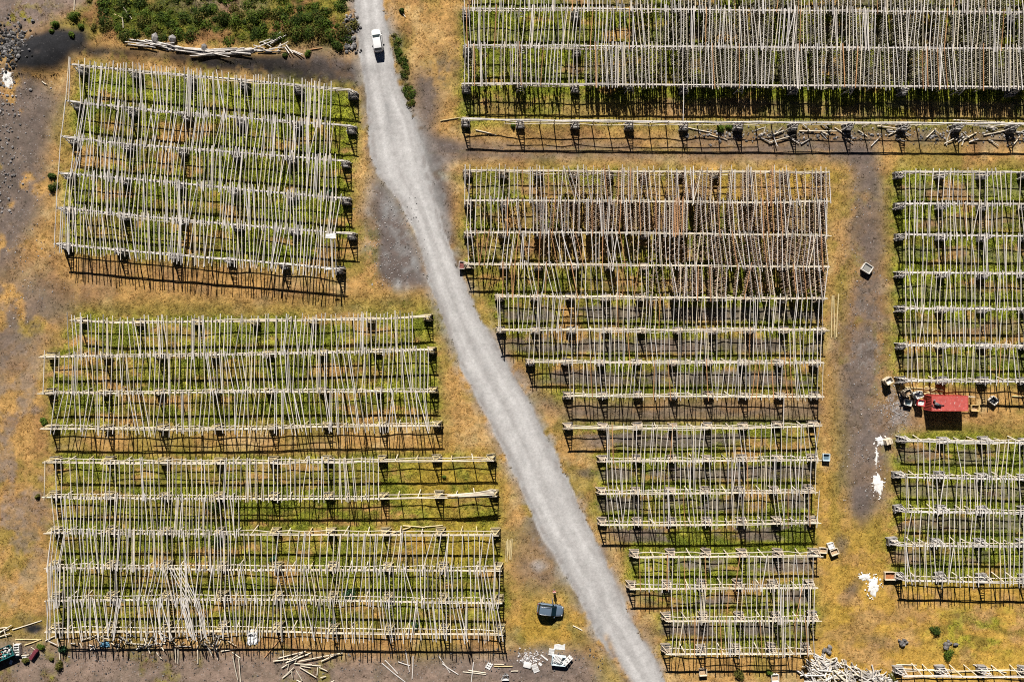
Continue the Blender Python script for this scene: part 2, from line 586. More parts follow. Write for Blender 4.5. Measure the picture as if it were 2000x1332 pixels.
# scrub, upper left
scrub = pmask([(120, 60), (130, 30), (165, 20), (250, -90), (690, -90), (692, 60), (660, 105), (520, 82), (400, 90), (260, 85), (170, 75)], 12, 4)
over(scrub, 'olive', 'rust', fbm(X, Y, 4, 8), .45, .62, st=0, pb=.15, tf=.8, rl=.3)
over(scrub * sstep(.44, .58, fbm(X, Y, 5, 11)), 'dark_green', 'olive', n_mid, .5, .75, tf=1, rl=.45)
over(emask(420, 10, 90, 20, 0, .8) * .6, 'mud', 'pink', n_mid)
# black sand heap and strip
over(pmask([(22, 118), (40, 86), (72, 64), (110, 58), (165, 60), (178, 88), (150, 106), (138, 128), (110, 143), (60, 147), (28, 140)], 9, 2), 'black', 'soil', n_mid, .62, 1.0, st=.7, pb=.1, tf=.02, rl=.05)
over(pmask([(150, 85), (260, 100), (400, 108), (560, 105), (700, 120), (704, 190), (690, 172), (560, 160), (420, 140), (300, 118), (180, 110), (140, 105)], 8, 2) * .97, 'soil', 'black', fbm(X, Y, 4, 8), .22, .42, st=.6, pb=.25, tf=.08, rl=.08)
over(pmask([(560, 85), (690, 90), (700, 160), (640, 150), (560, 120)], 9, 3) * .6, 'soil', 'mud', n_mid, st=.5, pb=.4)
over(pmask([(160, 100), (700, 165), (700, 185), (660, 175), (150, 125)], 6, 3) * sstep(.50, .62, n_sml) * .7, 'olive', 'tan', n_mid, tf=.5)
# lanes and bare earth
over(pmask([(715, 340), (750, 360), (790, 410), (835, 530), (838, 555), (770, 570), (735, 545), (705, 480), (700, 420)], 8, 3), 'soil', 'edge', n_mid, .5, .8, st=.8, pb=.8, tf=.05, rl=.04)
over(emask(775, 450, 18, 80, -18, .7) * .5, 'edge', 'soil', n_sml)
over(emask(722, 500, 14, 60, 0, .7) * .6, 'olive', 'tan', n_sml, tf=.7)
over(pmask([(805, 235), (850, 262), (885, 290), (875, 330), (880, 420), (890, 480), (870, 480), (840, 400), (820, 300)], 8, 3), 'soil', 'edge', n_mid, .45, .7, st=.8, pb=.6, tf=.05, rl=.04)
over(pmask([(810, 135), (900, 100), (880, 160), (850, 200), (838, 250), (815, 245), (806, 190)], 12, 5) * .8, 'soil', 'tan', n_mid, .5, .65, st=.6, pb=.5, tf=.1)
over(pmask([(800, 40), (905, 30), (900, 110), (820, 130)], 12, 6) * sstep(.4, .6, n_mid) * .6, 'grit', 'tan', n_mid, st=.4, pb=.6)
lane = pmask([(850, 282), (1000, 283), (1340, 284), (1700, 280), (1720, 320), (1690, 318), (1500, 303), (1340, 302), (1000, 305), (870, 312)], 6, 3)
over(lane * sstep(.22, .42, fbm(X * .3, Y, 2.5, 13)) * .95, 'soil', 'tan', n_str, .55, .75, st=.5, pb=.6, tf=.1, rl=.05)
over(emask(1160, 297, 240, 5, 0, .8) * .8, 'tan', 'olive', n_str, tf=.6)
aisle = pmask([(1645, 305), (1700, 305), (1725, 370), (1722, 470), (1735, 600), (1735, 720), (1790, 830), (1742, 900), (1730, 1000), (1690, 1010), (1640, 960), (1640, 840), (1625, 660), (1660, 540), (1655, 420)], 14, 6)
over(aisle * .95, 'mud', 'grit', n_mid, .38, .54, st=.4, pb=.65, tf=.12, rl=.06)
over(aisle * sstep(.54, .68, fbm(X, Y, 4, 14)) * .7, 'tan', 'olive', n_sml, tf=.5)
over(emask(1640, 500, 16, 150, 0, .8) * .7, 'olive', 'tan', n_mid, tf=.8)
over(emask(1640, 930, 20, 160, 0, .8) * .6, 'olive', 'gold', n_mid, tf=.8)
over(emask(1715, 1040, 40, 50, 0, .8) * .5, 'olive', 'gold', n_mid, tf=.8)
over(emask(1680, 640, 40, 200, 0, .7) * .55 * sstep(.4, .55, n_mid), 'grit', 'mud', n_sml, st=.5, pb=.7)
over(emask(1690, 340, 26, 40, -20, .7) * .9, 'grit', 'soil', n_mid, .45, .6, st=.5, pb=.5, tf=.05)
over(emask(1695, 470, 22, 60, 0, .8) * .8, 'soil', 'mud', n_mid, st=.5, pb=.4, tf=.1)
over(emask(1680, 840, 36, 130, 4, .8) * .8, 'grit', 'soil', n_mid, .48, .66, st=.5, pb=.6, tf=.08)
over(emask(1685, 980, 18, 40, 0, .7) * .9, 'soil', None, st=.5, pb=.3, tf=.05)
over(emask(1695, 690, 24, 34, 0, .8) * sstep(.4, .55, n_sml), 'pale', 'grit', n_sml, st=.6, pb=.8)
over(emask(1748, 800, 22, 34, 0, .7) * sstep(.35, .5, n_sml), 'pale', 'grit', n_sml, st=.6, pb=.9)
over(emask(1660, 1150, 12, 26, 35, .7) * .8, 'soil', 'mud', n_mid, st=.4)
over(emask(1645, 1065, 12, 20, 0, .8) * .7, 'soil', 'mud', n_mid)
over(emask(1715, 1255, 34, 14, 10, .8) * .5, 'soil', 'mud', n_mid, pb=.6)
over(pmask([(1010, 1010), (1070, 1030), (1110, 1110), (1100, 1150), (1040, 1160), (1000, 1110)], 10, 5) * .75, 'grit', 'mud', n_mid, .4, .7, st=.5, pb=.5, tf=.1)
over(emask(1055, 1105, 14, 12, 0, .8) * .7, 'pale', None, st=.5)
over(pmask([(1000, 720), (1030, 730), (1100, 780), (1105, 820), (1060, 800), (1040, 760)], 6, 3) * .8, 'soil', 'mud', n_mid, st=.5, pb=.5)
over(emask(1150, 925, 26, 9, 10, .7) * .8, 'soil', None, st=.5)
over(pmask([(1255, 1215), (1300, 1220), (1300, 1250), (1268, 1250)], 6, 3) * .7, 'soil', 'mud', n_mid, st=.5)
over(emask(65, 1230, 20, 9, 0, .5), 'black', 'soil', n_sml, .5, .9, st=.6)
# green verge between the two left blocks, and beside the road
over(pmask([(140, 600), (300, 588), (600, 590), (860, 575), (850, 608), (600, 612), (140, 622)], 8, 4) * .85, 'olive', 'dark_green', n_str, .5, .7, tf=.9, rl=.16)
over(pmask([(765, 60), (790, 70), (800, 180), (806, 190), (795, 195), (780, 150)], 8, 3) * .9, 'dark_green', 'olive', n_mid, .4, .6, tf=1, rl=.25)
over(pmask([(690, 200), (716, 220), (722, 360), (705, 470), (690, 510), (682, 400)], 6, 4) * .6, 'olive', 'tan', n_mid, tf=.7)
over(pmask([(850, 585), (875, 640), (880, 680), (860, 660), (845, 610)], 6, 3) * .7, 'dark_green', 'olive', n_mid, tf=.8)
over(pmask([(1140, 985), (1165, 980), (1175, 1060), (1220, 1130), (1205, 1130), (1160, 1040)], 6, 3) * .7, 'olive', 'tan', n_mid, tf=.7)
over(pmask([(1880, 830), (2200, 800), (2200, 860), (1800, 850)], 8, 4) * .7, 'olive', 'tan', n_str, tf=.8)

# ground under the racks: weeds along each row, soil and dry grass between
LUSH = {'upper left': (.95, .10, .55), 'upper right': (.90, .70, .55), 'middle left': (.75, .08, .5), 'lower left': (.62, .06, .45), 'upper middle': (.70, .95, .5),
        'lower middle': (.80, .95, .5), 'upper right-hand': (.95, .45, .7), 'lower right-hand': (.90, .70, .65)}
rowd = []
for bl, rows in ROWS.items():
    lush, soil, lime = LUSH[bl]
    top, bot = rows[0], rows[-1]
    if bl == 'lower right-hand':
        rows = rows[:-1]; bot = rows[-1]
    poly = [(gpx(a), gpy(b) - 10) for a, b in top] + [(gpx(r[-1][0]) + 4, gpy(r[-1][1])) for r in rows[1:]] + [(gpx(r[0][0]) - 4, gpy(r[0][1]) + (12 if r is bot else 0)) for r in rows[:0:-1]]
    m = pmask(poly, 7, 4)
    g1 = sstep(.43, .57, fbm(X * .38, Y, 2.6, 2) * .75 + n_sml * .25 + .11 * (lush - .6))
    over(m * .95, 'olive', 'tan', n_str * .6 + n_mid * .4, .44, .60, tf=.9, rl=.14, st=0, pb=.1)
    over(m * g1 * lush, 'green', 'lime', n_sml * .6 + n_mid * .4, .5 - .15 * lime, .68 - .12 * lime, tf=1.0, rl=.2)
    for i in range(len(rows)):
        yr = gpy(yrow(bl, i, 1000 + (PX - 1000) / KG)) + WY * 14
        d = PY - yr
        inx = sstep(gpx(rows[i][0][0]) - 6, gpx(rows[i][0][0]) + 6, PX + WX * 20) * (1 - sstep(gpx(rows[i][-1][0]) - 6, gpx(rows[i][-1][0]) + 6, PX + WX * 20))
        if soil > .2 and i < len(rows) - 1:
            yn = gpy(yrow(bl, i + 1, 1000 + (PX - 1000) / KG))
            t = (PY - yr) / np.maximum(yn - yr, 1)
            band = sstep(.17, .30, t) * (1 - sstep(.62, .76, t))
            w = soil
            k = np.ones(X.shape)
            if bl == 'upper middle':
                k = .35 + .65 * sstep(560, 600, PY)
            if bl == 'upper right':
                k = .45 + .55 * sstep(1200, 1350, PX)
            over(m * inx * np.clip(band * w * k, 0, .88) * sstep(.36, .50, fbm(X * .5, Y, 3.0, 9) * .8 + n_sml * .2), 'soil', 'grit', n_str * .5 + n_sml * .5, .45, .62, st=.4, pb=.6, tf=.22, rl=.07)
        s_ = np.exp(-((d + 4) / 11.0) ** 2) * inx * m
        over(s_ * sstep(.36, .54, fbm(X * .5, Y, 3, 5)) * (.5 + .45 * lush), 'green', 'lime', n_sml * .5 + n_mid * .5, .40, .58, tf=1.0, rl=.22)
over(pmask([(1105, 785), (1605, 787), (1605, 822), (1105, 828)], 6, 4) * .85, 'soil', 'mud', n_str, .5, .7, st=.4, pb=.4, tf=.2)
over(pmask([(910, 345), (1615, 345), (1615, 520), (910, 520)], 8, 6) * .62 * sstep(.36, .54, fbm(X * .6, Y, 4, 7)), 'tan', 'rust', n_mid, .45, .65, tf=.6)
over(emask(1480, 365, 150, 45, 0, .6) * .65, 'gold', 'tan', n_mid, .45, .65)
over(emask(1050, 345, 150, 14, 0, .6) * .6, 'olive', 'green', n_mid)
over(emask(880, 940, 100, 60, 0, .6) * .6, 'gold', 'olive', n_mid, .45, .65, tf=.7)
over(emask(860, 1060, 130, 50, 0, .6) * .55, 'gold', 'olive', n_mid, .45, .65, tf=.7)
over(pmask([(100, 500), (660, 555), (660, 600), (110, 590)], 8, 5) * .6, 'tan', 'rust', n_mid)
over(pmask([(930, 200), (1330, 205), (2200, 210), (2200, 236), (1330, 236), (930, 232)], 6, 5) * .8, 'tan', 'olive', n_mid, .45, .7, tf=.8)
over(pmask([(930, 240), (1330, 243), (1340, 284), (930, 284)], 6, 4) * .8, 'rust', 'tan', n_mid, .35, .6, tf=.7)
over(pmask([(1330, 246), (2200, 246), (2200, 284), (1330, 284)], 6, 4) * .8, 'mud', 'soil', n_mid, .4, .6, st=.5, pb=.8, tf=.3)

# worn wheel tracks from the road into the lane and over to the aisle
over(pmask([(808, 120), (835, 135), (862, 175), (860, 215), (845, 250), (850, 270), (900, 280), (900, 312), (860, 315), (835, 290), (815, 245), (822, 190)], 9, 4) * .9, 'soil', 'grit', n_mid, .5, .7, st=.6, pb=.5, tf=.06, rl=.04)
over(pmask([(838, 150), (905, 95), (905, 110), (850, 170)], 7, 4) * .5, 'grit', 'tan', n_mid, tf=.1)
for (ya, yb, al) in ((276, 289, .85), (297, 312, .85)):
    over(pmask([(860, ya + 4), (1000, ya), (1340, ya + 1), (1560, ya), (1640, ya + 6), (1690, ya + 10), (1690, yb + 10), (1640, yb + 4), (1340, yb - 1), (1000, yb - 2), (860, yb + 4)], 5, 3) * al * sstep(.30, .46, fbm(X * .25, Y, 2.4, 5)), 'soil', 'grit', n_mid, .45, .65, st=.5, pb=.6, tf=.06, rl=.04)
# road
roadp = ROAD_L + ROAD_R[::-1]
rm = pmask(roadp, 7, 1)
rm = sstep(.25, .75, rm + .5 * (fbm(X, Y, .9, 13, 3) - .5) * (4 * rm * (1 - rm)))
lx = np.interp(PY, [q[1] for q in ROAD_L], [q[0] for q in ROAD_L])
rx = np.interp(PY, [q[1] for q in ROAD_R], [q[0] for q in ROAD_R])
u = (PX - lx) / np.maximum(rx - lx, 1)
over(np.clip(pmask([(a - 9, b) for a, b in ROAD_L] + [(a + 11, b) for a, b in ROAD_R[::-1]], 9, 3), 0, 1) * .9 * sstep(.30, .52, fbm(X, Y, 2.2, 9)), 'edge', 'soil', n_mid, .45, .7, st=.9, pb=.7, tf=.03, rl=.03)
over(rm, 'road', 'edge', fbm(X * 1.2, Y * .25, 3, 6) * .6 + n_sml * .4, .54, .85, st=1.0, pb=.25, tf=0, rl=.02)
wheel = np.exp(-((u - .33) / .09) ** 2) + np.exp(-((u - .68) / .09) ** 2)
over(rm * np.clip(wheel, 0, 1) * .5 * sstep(.3, .6, fbm(X, Y * .2, 4, 3)), 'road', None)
along = (PY + 0.38 * PX) * S
stk = fbm(u * 9 + .15 * n_mid, along * .05, .6, 4, 4)
col += (rm * (stk - .5) * .17 + rm * np.clip(wheel, 0, 1) * .045)[..., None]
col -= (rm * np.clip(np.exp(-((u - .5) / .10) ** 2) * .06 + np.exp(-((u - .12) / .07) ** 2) * .05 + np.exp(-((u - .88) / .07) ** 2) * .05, 0, 1) * (.4 + 1.2 * n_mid))[..., None]
col += (rm * (n_sml - .5) * .10 + rm * (n_mid - .5) * .10)[..., None]
over(rm * np.exp(-((u - .05) / .07) ** 2) * .5 + rm * np.exp(-((u - .96) / .06) ** 2) * .5, 'edge', 'soil', n_sml)
# the grassed hump between ruts near the bottom
hump = pmask([(1180, 1238), (1188, 1242), (1212, 1300), (1240, 1345), (1228, 1345), (1198, 1290)], 2, 1)
over(hump * .9, 'mud', 'tan', n_sml, st=.3, tf=.5)
over(pmask([(855, 590), (862, 590), (885, 650), (880, 650)], 2, 1) * .4, 'grit', None)
col = np.clip(col * (1 + (.50 * (n_sml - .5) + .45 * (fbm(X, Y, 2.0, 15, 4) - .5)) * (1 - .75 * rm))[..., None], .01, .85)

# heights
Z = rel * (n_sml - .5) * 1.3 + rel * .9 * (n_mid - .5) + .05 * (n_big - .5)
Z += 1.0 * emask(85, 108, 62, 32, -20, .7, 6) + .5 * emask(470, 112, 190, 16, 3, .9, 4) + .9 * emask(440, 45, 240, 40, 0, .9, 6) * .6
Z -= .10 * rm
far = np.maximum(np.maximum(np.abs(X) - 88, np.abs(Y) - 60), 0)
Z *= 1 - sstep(0, 20, far)
def hz(x, y):
    i = int(np.clip(np.searchsorted(GX, x) - 1, 0, len(GX) - 2)); j = int(np.clip(np.searchsorted(GY, y) - 1, 0, len(GY) - 2))
    fx = (x - GX[i]) / (GX[i + 1] - GX[i]); fy = (y - GY[j]) / (GY[j + 1] - GY[j])
    return float((Z[j, i] * (1 - fx) + Z[j, i + 1] * fx) * (1 - fy) + (Z[j + 1, i] * (1 - fx) + Z[j + 1, i + 1] * fx) * fy)
def G(px, py, dz=0.0):
    x, y, _ = P(px, py)
    return Vector((x, y, hz(x, y) + dz))

ny, nx = X.shape
idx = np.arange(ny * nx).reshape(ny, nx)
F4 = np.stack([idx[:-1, :-1], idx[:-1, 1:], idx[1:, 1:], idx[1:, :-1]], -1).reshape(-1, 4)
V3 = np.stack([X, Y, Z], -1).reshape(-1, 3)
me = mesh_np('ground', V3, F4, col.reshape(-1, 3), {'stony': stony.ravel(), 'pebbles': peb.ravel()}, True)
me.materials.append(M_GROUND)
tag(link('ground', me), 'dry golden grass, dark grit and weeds over the whole yard', None, None, 'structure')
rsel = (rm > .5)
fr = (rsel[:-1, :-1] & rsel[:-1, 1:] & rsel[1:, 1:] & rsel[1:, :-1] & (np.abs(PY[:-1, :-1] - 666) < 730)).ravel()
fr = F4[fr]
used, inv = np.unique(fr, return_inverse=True)
rv = V3[used].copy(); rv[:, 2] += .004
me = mesh_np('road', rv, inv.reshape(-1, 4), col.reshape(-1, 3)[used], {'stony': stony.ravel()[used], 'pebbles': peb.ravel()[used]}, True)
me.materials.append(M_GROUND)
tag(link('road', me), 'pale grey gravel road running down between the rack blocks', None, None, 'structure')

# ================================================================== GRASS AND WEEDS (nobody could count them)
def tufts(name, label, n, wmap, size, spread, colf, blades=5, kind='stuff', hf=.8):
    cy, cx = slice(12, ny - 12), slice(12, nx - 12)
    w = wmap[cy, cx].ravel().astype(np.float64)
    w[w < .02] = 0
    cum = np.cumsum(w); cum /= cum[-1]
    k = np.searchsorted(cum, rng.random(n))
    px_ = X[cy, cx].ravel()[k] + rng.uniform(-.5, .5, n) * STEP
    py_ = Y[cy, cx].ravel()[k] + rng.uniform(-.5, .5, n) * STEP
    pz = Z[cy, cx].ravel()[k] - .02
    bc = col[cy, cx].reshape(-1, 3)[k]
    c = colf(bc, k)
    sz = size * rng.uniform(.5, 1.25, n)
    an = rng.uniform(0, 2 * math.pi, (n, blades))
    ln = sz[:, None] * rng.uniform(.5, 1.1, (n, blades))
    hg = sz[:, None] * rng.uniform(.35, 1.0, (n, blades)) * hf
    wd = sz[:, None] * rng.uniform(.12, .26, (n, blades))
    ca, sa = np.cos(an), np.sin(an)
    ox = px_[:, None] + ca * sz[:, None] * .12 * spread; oy = py_[:, None] + sa * sz[:, None] * .12 * spread
    a = np.stack([ox - sa * wd, oy + ca * wd, np.broadcast_to(pz[:, None], ox.shape)], -1)
    b = np.stack([ox + sa * wd, oy - ca * wd, np.broadcast_to(pz[:, None], ox.shape)], -1)
    t = np.stack([ox + ca * ln * spread * .7, oy + sa * ln * spread * .7, pz[:, None] + hg], -1)
    v = np.stack([a, b, t], 2).reshape(-1, 3)
    f = np.arange(len(v)).reshape(-1, 3)
    br = rng.uniform(.75, 1.15, (n, blades, 1))
    cc = np.repeat(np.clip(c[:, None, :] * br, .008, .8).reshape(-1, 3), 3, axis=0)
    m_ = mesh_np(name, v, f, cc)
    m_.materials.append(M_LEAF)
    return tag(link(name, m_), label, None, None, kind)
def c_dry(bc, k):
    return bc * rng.uniform(.72, 1.12, (len(bc), 1)) * np.array([1.0, 1.0, .92])
def c_weed(bc, k):
    t = rng.random((len(bc), 1))
    return (bc * .5 + .6 * (C['green'] * (1 - t) + C['lime'] * t)) * rng.uniform(.65, 1.35, (len(bc), 1))
greenness = np.clip((col[..., 1] / np.maximum(col[..., 0], .01) - .72) * 2.2, 0, 1)
tufts('dry_grass', 'tufts of dry golden grass spread over the yard', 80000, tuft * (1 - greenness) * (rm < .2), .42, 1.7, c_dry, 4, hf=.26)
tufts('green_weeds', 'low green weeds growing under the drying racks', 75000, tuft ** 2 * greenness, .44, 1.15, c_weed, 5, hf=.5)

# ================================================================== RACKS
def tone(base, jit=.12, warm=0.0):
    k = 1 + random.uniform(-jit, jit)
    w = random.uniform(-.02, .02) + warm
    return (min(.85, base[0] * k * (1 + w)), min(.85, base[1] * k), min(.85, base[2] * k * (1 - w * 1.4)))
GREY = (.64, .595, .555)
PALE = (.66, .58, .46)
BROWN = (.60, .49, .37)
YEL = (.62, .50, .27)
ORANGE = (.50, .27, .13)
OLDD = (.36, .33, .30)

def trestle_mesh(seed, c0):
    random.seed(seed)
    m = MB()
    w, d = random.uniform(.68, .84), random.uniform(.36, .5)
    tw = random.uniform(.10, .18)
    legs = {}
    for sx in (-1, 1):
        for sy in (-1, 1):
            b = Vector((sx * w + random.uniform(-.06, .06), sy * d + random.uniform(-.06, .06), -.1))
            t = Vector((sx * tw, sy * .10, BZ + random.uniform(-.05, .12)))
            legs[sx, sy] = (b, t)
            m.tube([b, t], [.085, .065], 6, tone(c0, .12))
    def on(k, z):
        b, t = legs[k]
        f = (z - b.z) / (t.z - b.z)
        return b.lerp(t, f)
    for z in (1.15, 1.9, 2.55):
        for sy in (-1, 1):
            a, b = on((-1, sy), z), on((1, sy), z + random.uniform(-.1, .1))
            e = (b - a) * .12
            m.tube([a - e + Vector((0, sy * .07, 0)), b + e + Vector((0, sy * .07, 0))], .05, 5, tone(c0, .12))
    for sx in (-1, 1):
        a, b = on((sx, -1), 1.5), on((sx, 1), 1.5)
        m.tube([a, b], .05, 5, tone(c0, .12))
    return m.mesh('trestle')
def crate_mesh(seed, c0, dark):
    random.seed(seed)
    m = MB()
    lx_, ly_, h_ = random.uniform(1.15, 1.45), random.uniform(.95, 1.2), random.uniform(.75, .98)
    for k in range(3):
        z = .12 + k * (h_ - .12) / 2.4
        for s_ in (-1, 1):
            m.box((random.uniform(-.06, .06), s_ * ly_ / 2, z), (lx_ + random.uniform(0, .25), .05, .2), random.uniform(-.03, .03), tone(c0, .15), 0)
            m.box((s_ * lx_ / 2, random.uniform(-.06, .06), z), (.05, ly_ + random.uniform(-.14, .2), .2), random.uniform(-.03, .03), tone(c0, .15), 0)
    for _ in range(random.randint(1, 3)):
        m.box((random.uniform(-.3, .3), random.uniform(-.4, .45), h_ + random.uniform(.0, .05)), (random.uniform(.7, 1.5), .12, .05), random.uniform(-.5, .5), tone(c0, .15), 0)
    for i in range(5):
        for j in range(4):
            g = random.uniform(.09, .22) * dark
            m.rock((-lx_ / 2 + (i + .5) * lx_ / 5, -ly_ / 2 + (j + .5) * ly_ / 4, h_ - .16 + random.uniform(-.08, .12)), random.uniform(.15, .24), (g, g * .97, g * .96), 1)
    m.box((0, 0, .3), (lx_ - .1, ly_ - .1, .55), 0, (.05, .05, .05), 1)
    return m.mesh('stone_crate')
TRESTLE = {}
for bl in ROWS:
    warm = {'lower left': YEL, 'middle left': YEL, 'lower middle': BROWN, 'upper middle': BROWN, 'upper left': GREY, 'upper right': GREY,
            'upper right-hand': GREY, 'lower right-hand': GREY}[bl]
    TRESTLE[bl] = []
    for k in range(5):
        tm, cm = trestle_mesh(hash((len(bl), k)) % 9999 + k, warm), crate_mesh(k * 7 + len(bl), tuple(c * (.52 if 'lower' in bl else .34) for c in warm), 1.0 if 'right-hand' in bl else .6)
        tm.materials.append(M_WOOD)
        cm.materials.append(M_WOOD); cm.materials.append(M_ROCK)
        TRESTLE[bl].append((tm, cm))
random.seed(21)

def make_rack(bl, i):
    pts = ROWS[bl][i]
    n = len(ROWS[bl])
    first = A(*pts[0], BZ); last = A(*pts[-1], BZ)
    where = 'topmost' if i == 0 else ('bottom' if i == n - 1 else ordinal(i + 1))
    if i in (0, n - 1):
        lab = f'weathered wooden drying rack row, {where} row of the {NICE[bl]}'
    else:
        lab = f'weathered wooden drying rack row, {where} row from the top in the {NICE[bl]}'
    if bl == 'upper right' and i == 4:
        lab = 'bare wooden rack row without poles, bottom row of the upper right block'
    if bl == 'lower right-hand' and i == n - 1:
        lab = 'broken drying rack row cut by the bottom right corner of the photo'
    root = thing('drying_rack', lab, 'drying rack', (first.x, first.y, 0), 0, 'drying rack rows')
    o0 = Vector((first.x, first.y, 0))
    length = pts[-1][0] - pts[0][0]
    pitch = PITCH[bl]
    nt = max(1, round(length / pitch))
    pitch = (length - 14) / nt
    xs = [pts[0][0] + 7 + k * pitch for k in range(nt + 1)]
    c0 = {'lower left': PALE, 'middle left': PALE, 'lower middle': PALE, 'upper middle': PALE}.get(bl, GREY)
    def beam(dx, dy, dz, r, jit, name, col_, x0=None, x1=None, droop=0.0):
        q = []
        xx = np.arange(x0 if x0 is not None else pts[0][0], x1 if x1 is not None else pts[-1][0], pitch / 3)
        xx = list(xx) + [x1 if x1 is not None else pts[-1][0]]
        for k, x in enumerate(xx):
            y = float(yrow(bl, i, x))
            p = A(x, y, BZ) - o0
            q.append(p + Vector((dx, dy + random.uniform(-jit, jit), dz + random.uniform(-jit, jit) * .6 - (droop if k % 3 else 0))))
        m = MB()
        rr = [r * random.uniform(.85, 1.15) for _ in q]
        m.tube(q, rr, 6, col_)
        return m.build(name, M_WOOD, root)
    beam(0, -.07, 0, .085, .05, 'beam', tone(c0, .06))
    beam(0, .10, -.03, .06, .06, 'beam', tone(c0, .08), pts[0][0] + random.uniform(0, 12), pts[-1][0] - random.uniform(0, 10))
    rz_ = 1.75 + random.uniform(-.15, .15)
    beam(0, .22, rz_ - BZ, .07, .16, 'lower_rail', tone(PALE, .1), droop=.12)
    if random.random() < .5:
        a = random.uniform(0, .3) * length + pts[0][0]
        beam(0, -.30, rz_ - BZ + .6, .06, .16, 'lower_rail', tone(PALE, .1), a, a + length * random.uniform(.4, .65), droop=.1)
    for k, x in enumerate(xs):
        y = float(yrow(bl, i, x))
        p = A(x, y, BZ)
        if abs((x - 1000)) > 1090 and x > 2090:
            continue
        tm, cm = random.choice(TRESTLE[bl])
        o = link('trestle', tm, root, (p.x - o0.x, p.y - o0.y, 0), random.choice((0, math.pi)) + random.uniform(-.06, .06))
        every = 2 if bl == 'upper right' and i < 4 else 1
        if k % every == 0:
            link('stone_crate', cm, o, (random.uniform(-.1, .1), random.uniform(-.12, .12), 0), random.uniform(-.08, .08))
        if k < len(xs) - 1:
            for t in ((1 / 3, 2 / 3) if pitch > 80 else (.5,)):
                if random.random() < .12:
                    continue
                xq = x + pitch * (t + random.uniform(-.05, .05))
                pq = A(xq, float(yrow(bl, i, xq)), BZ) - o0
                m = MB()
                b = Vector((pq.x + random.uniform(-.45, .25), pq.y + random.uniform(.15, .75), -.1))
                tp = Vector((pq.x + random.uniform(-.05, .05), pq.y + .02, BZ + random.uniform(.0, .25)))
                m.tube([b, b.lerp(tp, .5) + Vector((random.uniform(-.03, .03), 0, 0)), tp], [.10, .09, .075], 6, tone(YEL if random.random() < .4 and 'left' in bl else PALE, .12))
                m.build('prop_post', M_WOOD, root)
    return root
for bl in ROWS:
    for i in range(len(ROWS[bl])):
        make_rack(bl, i)

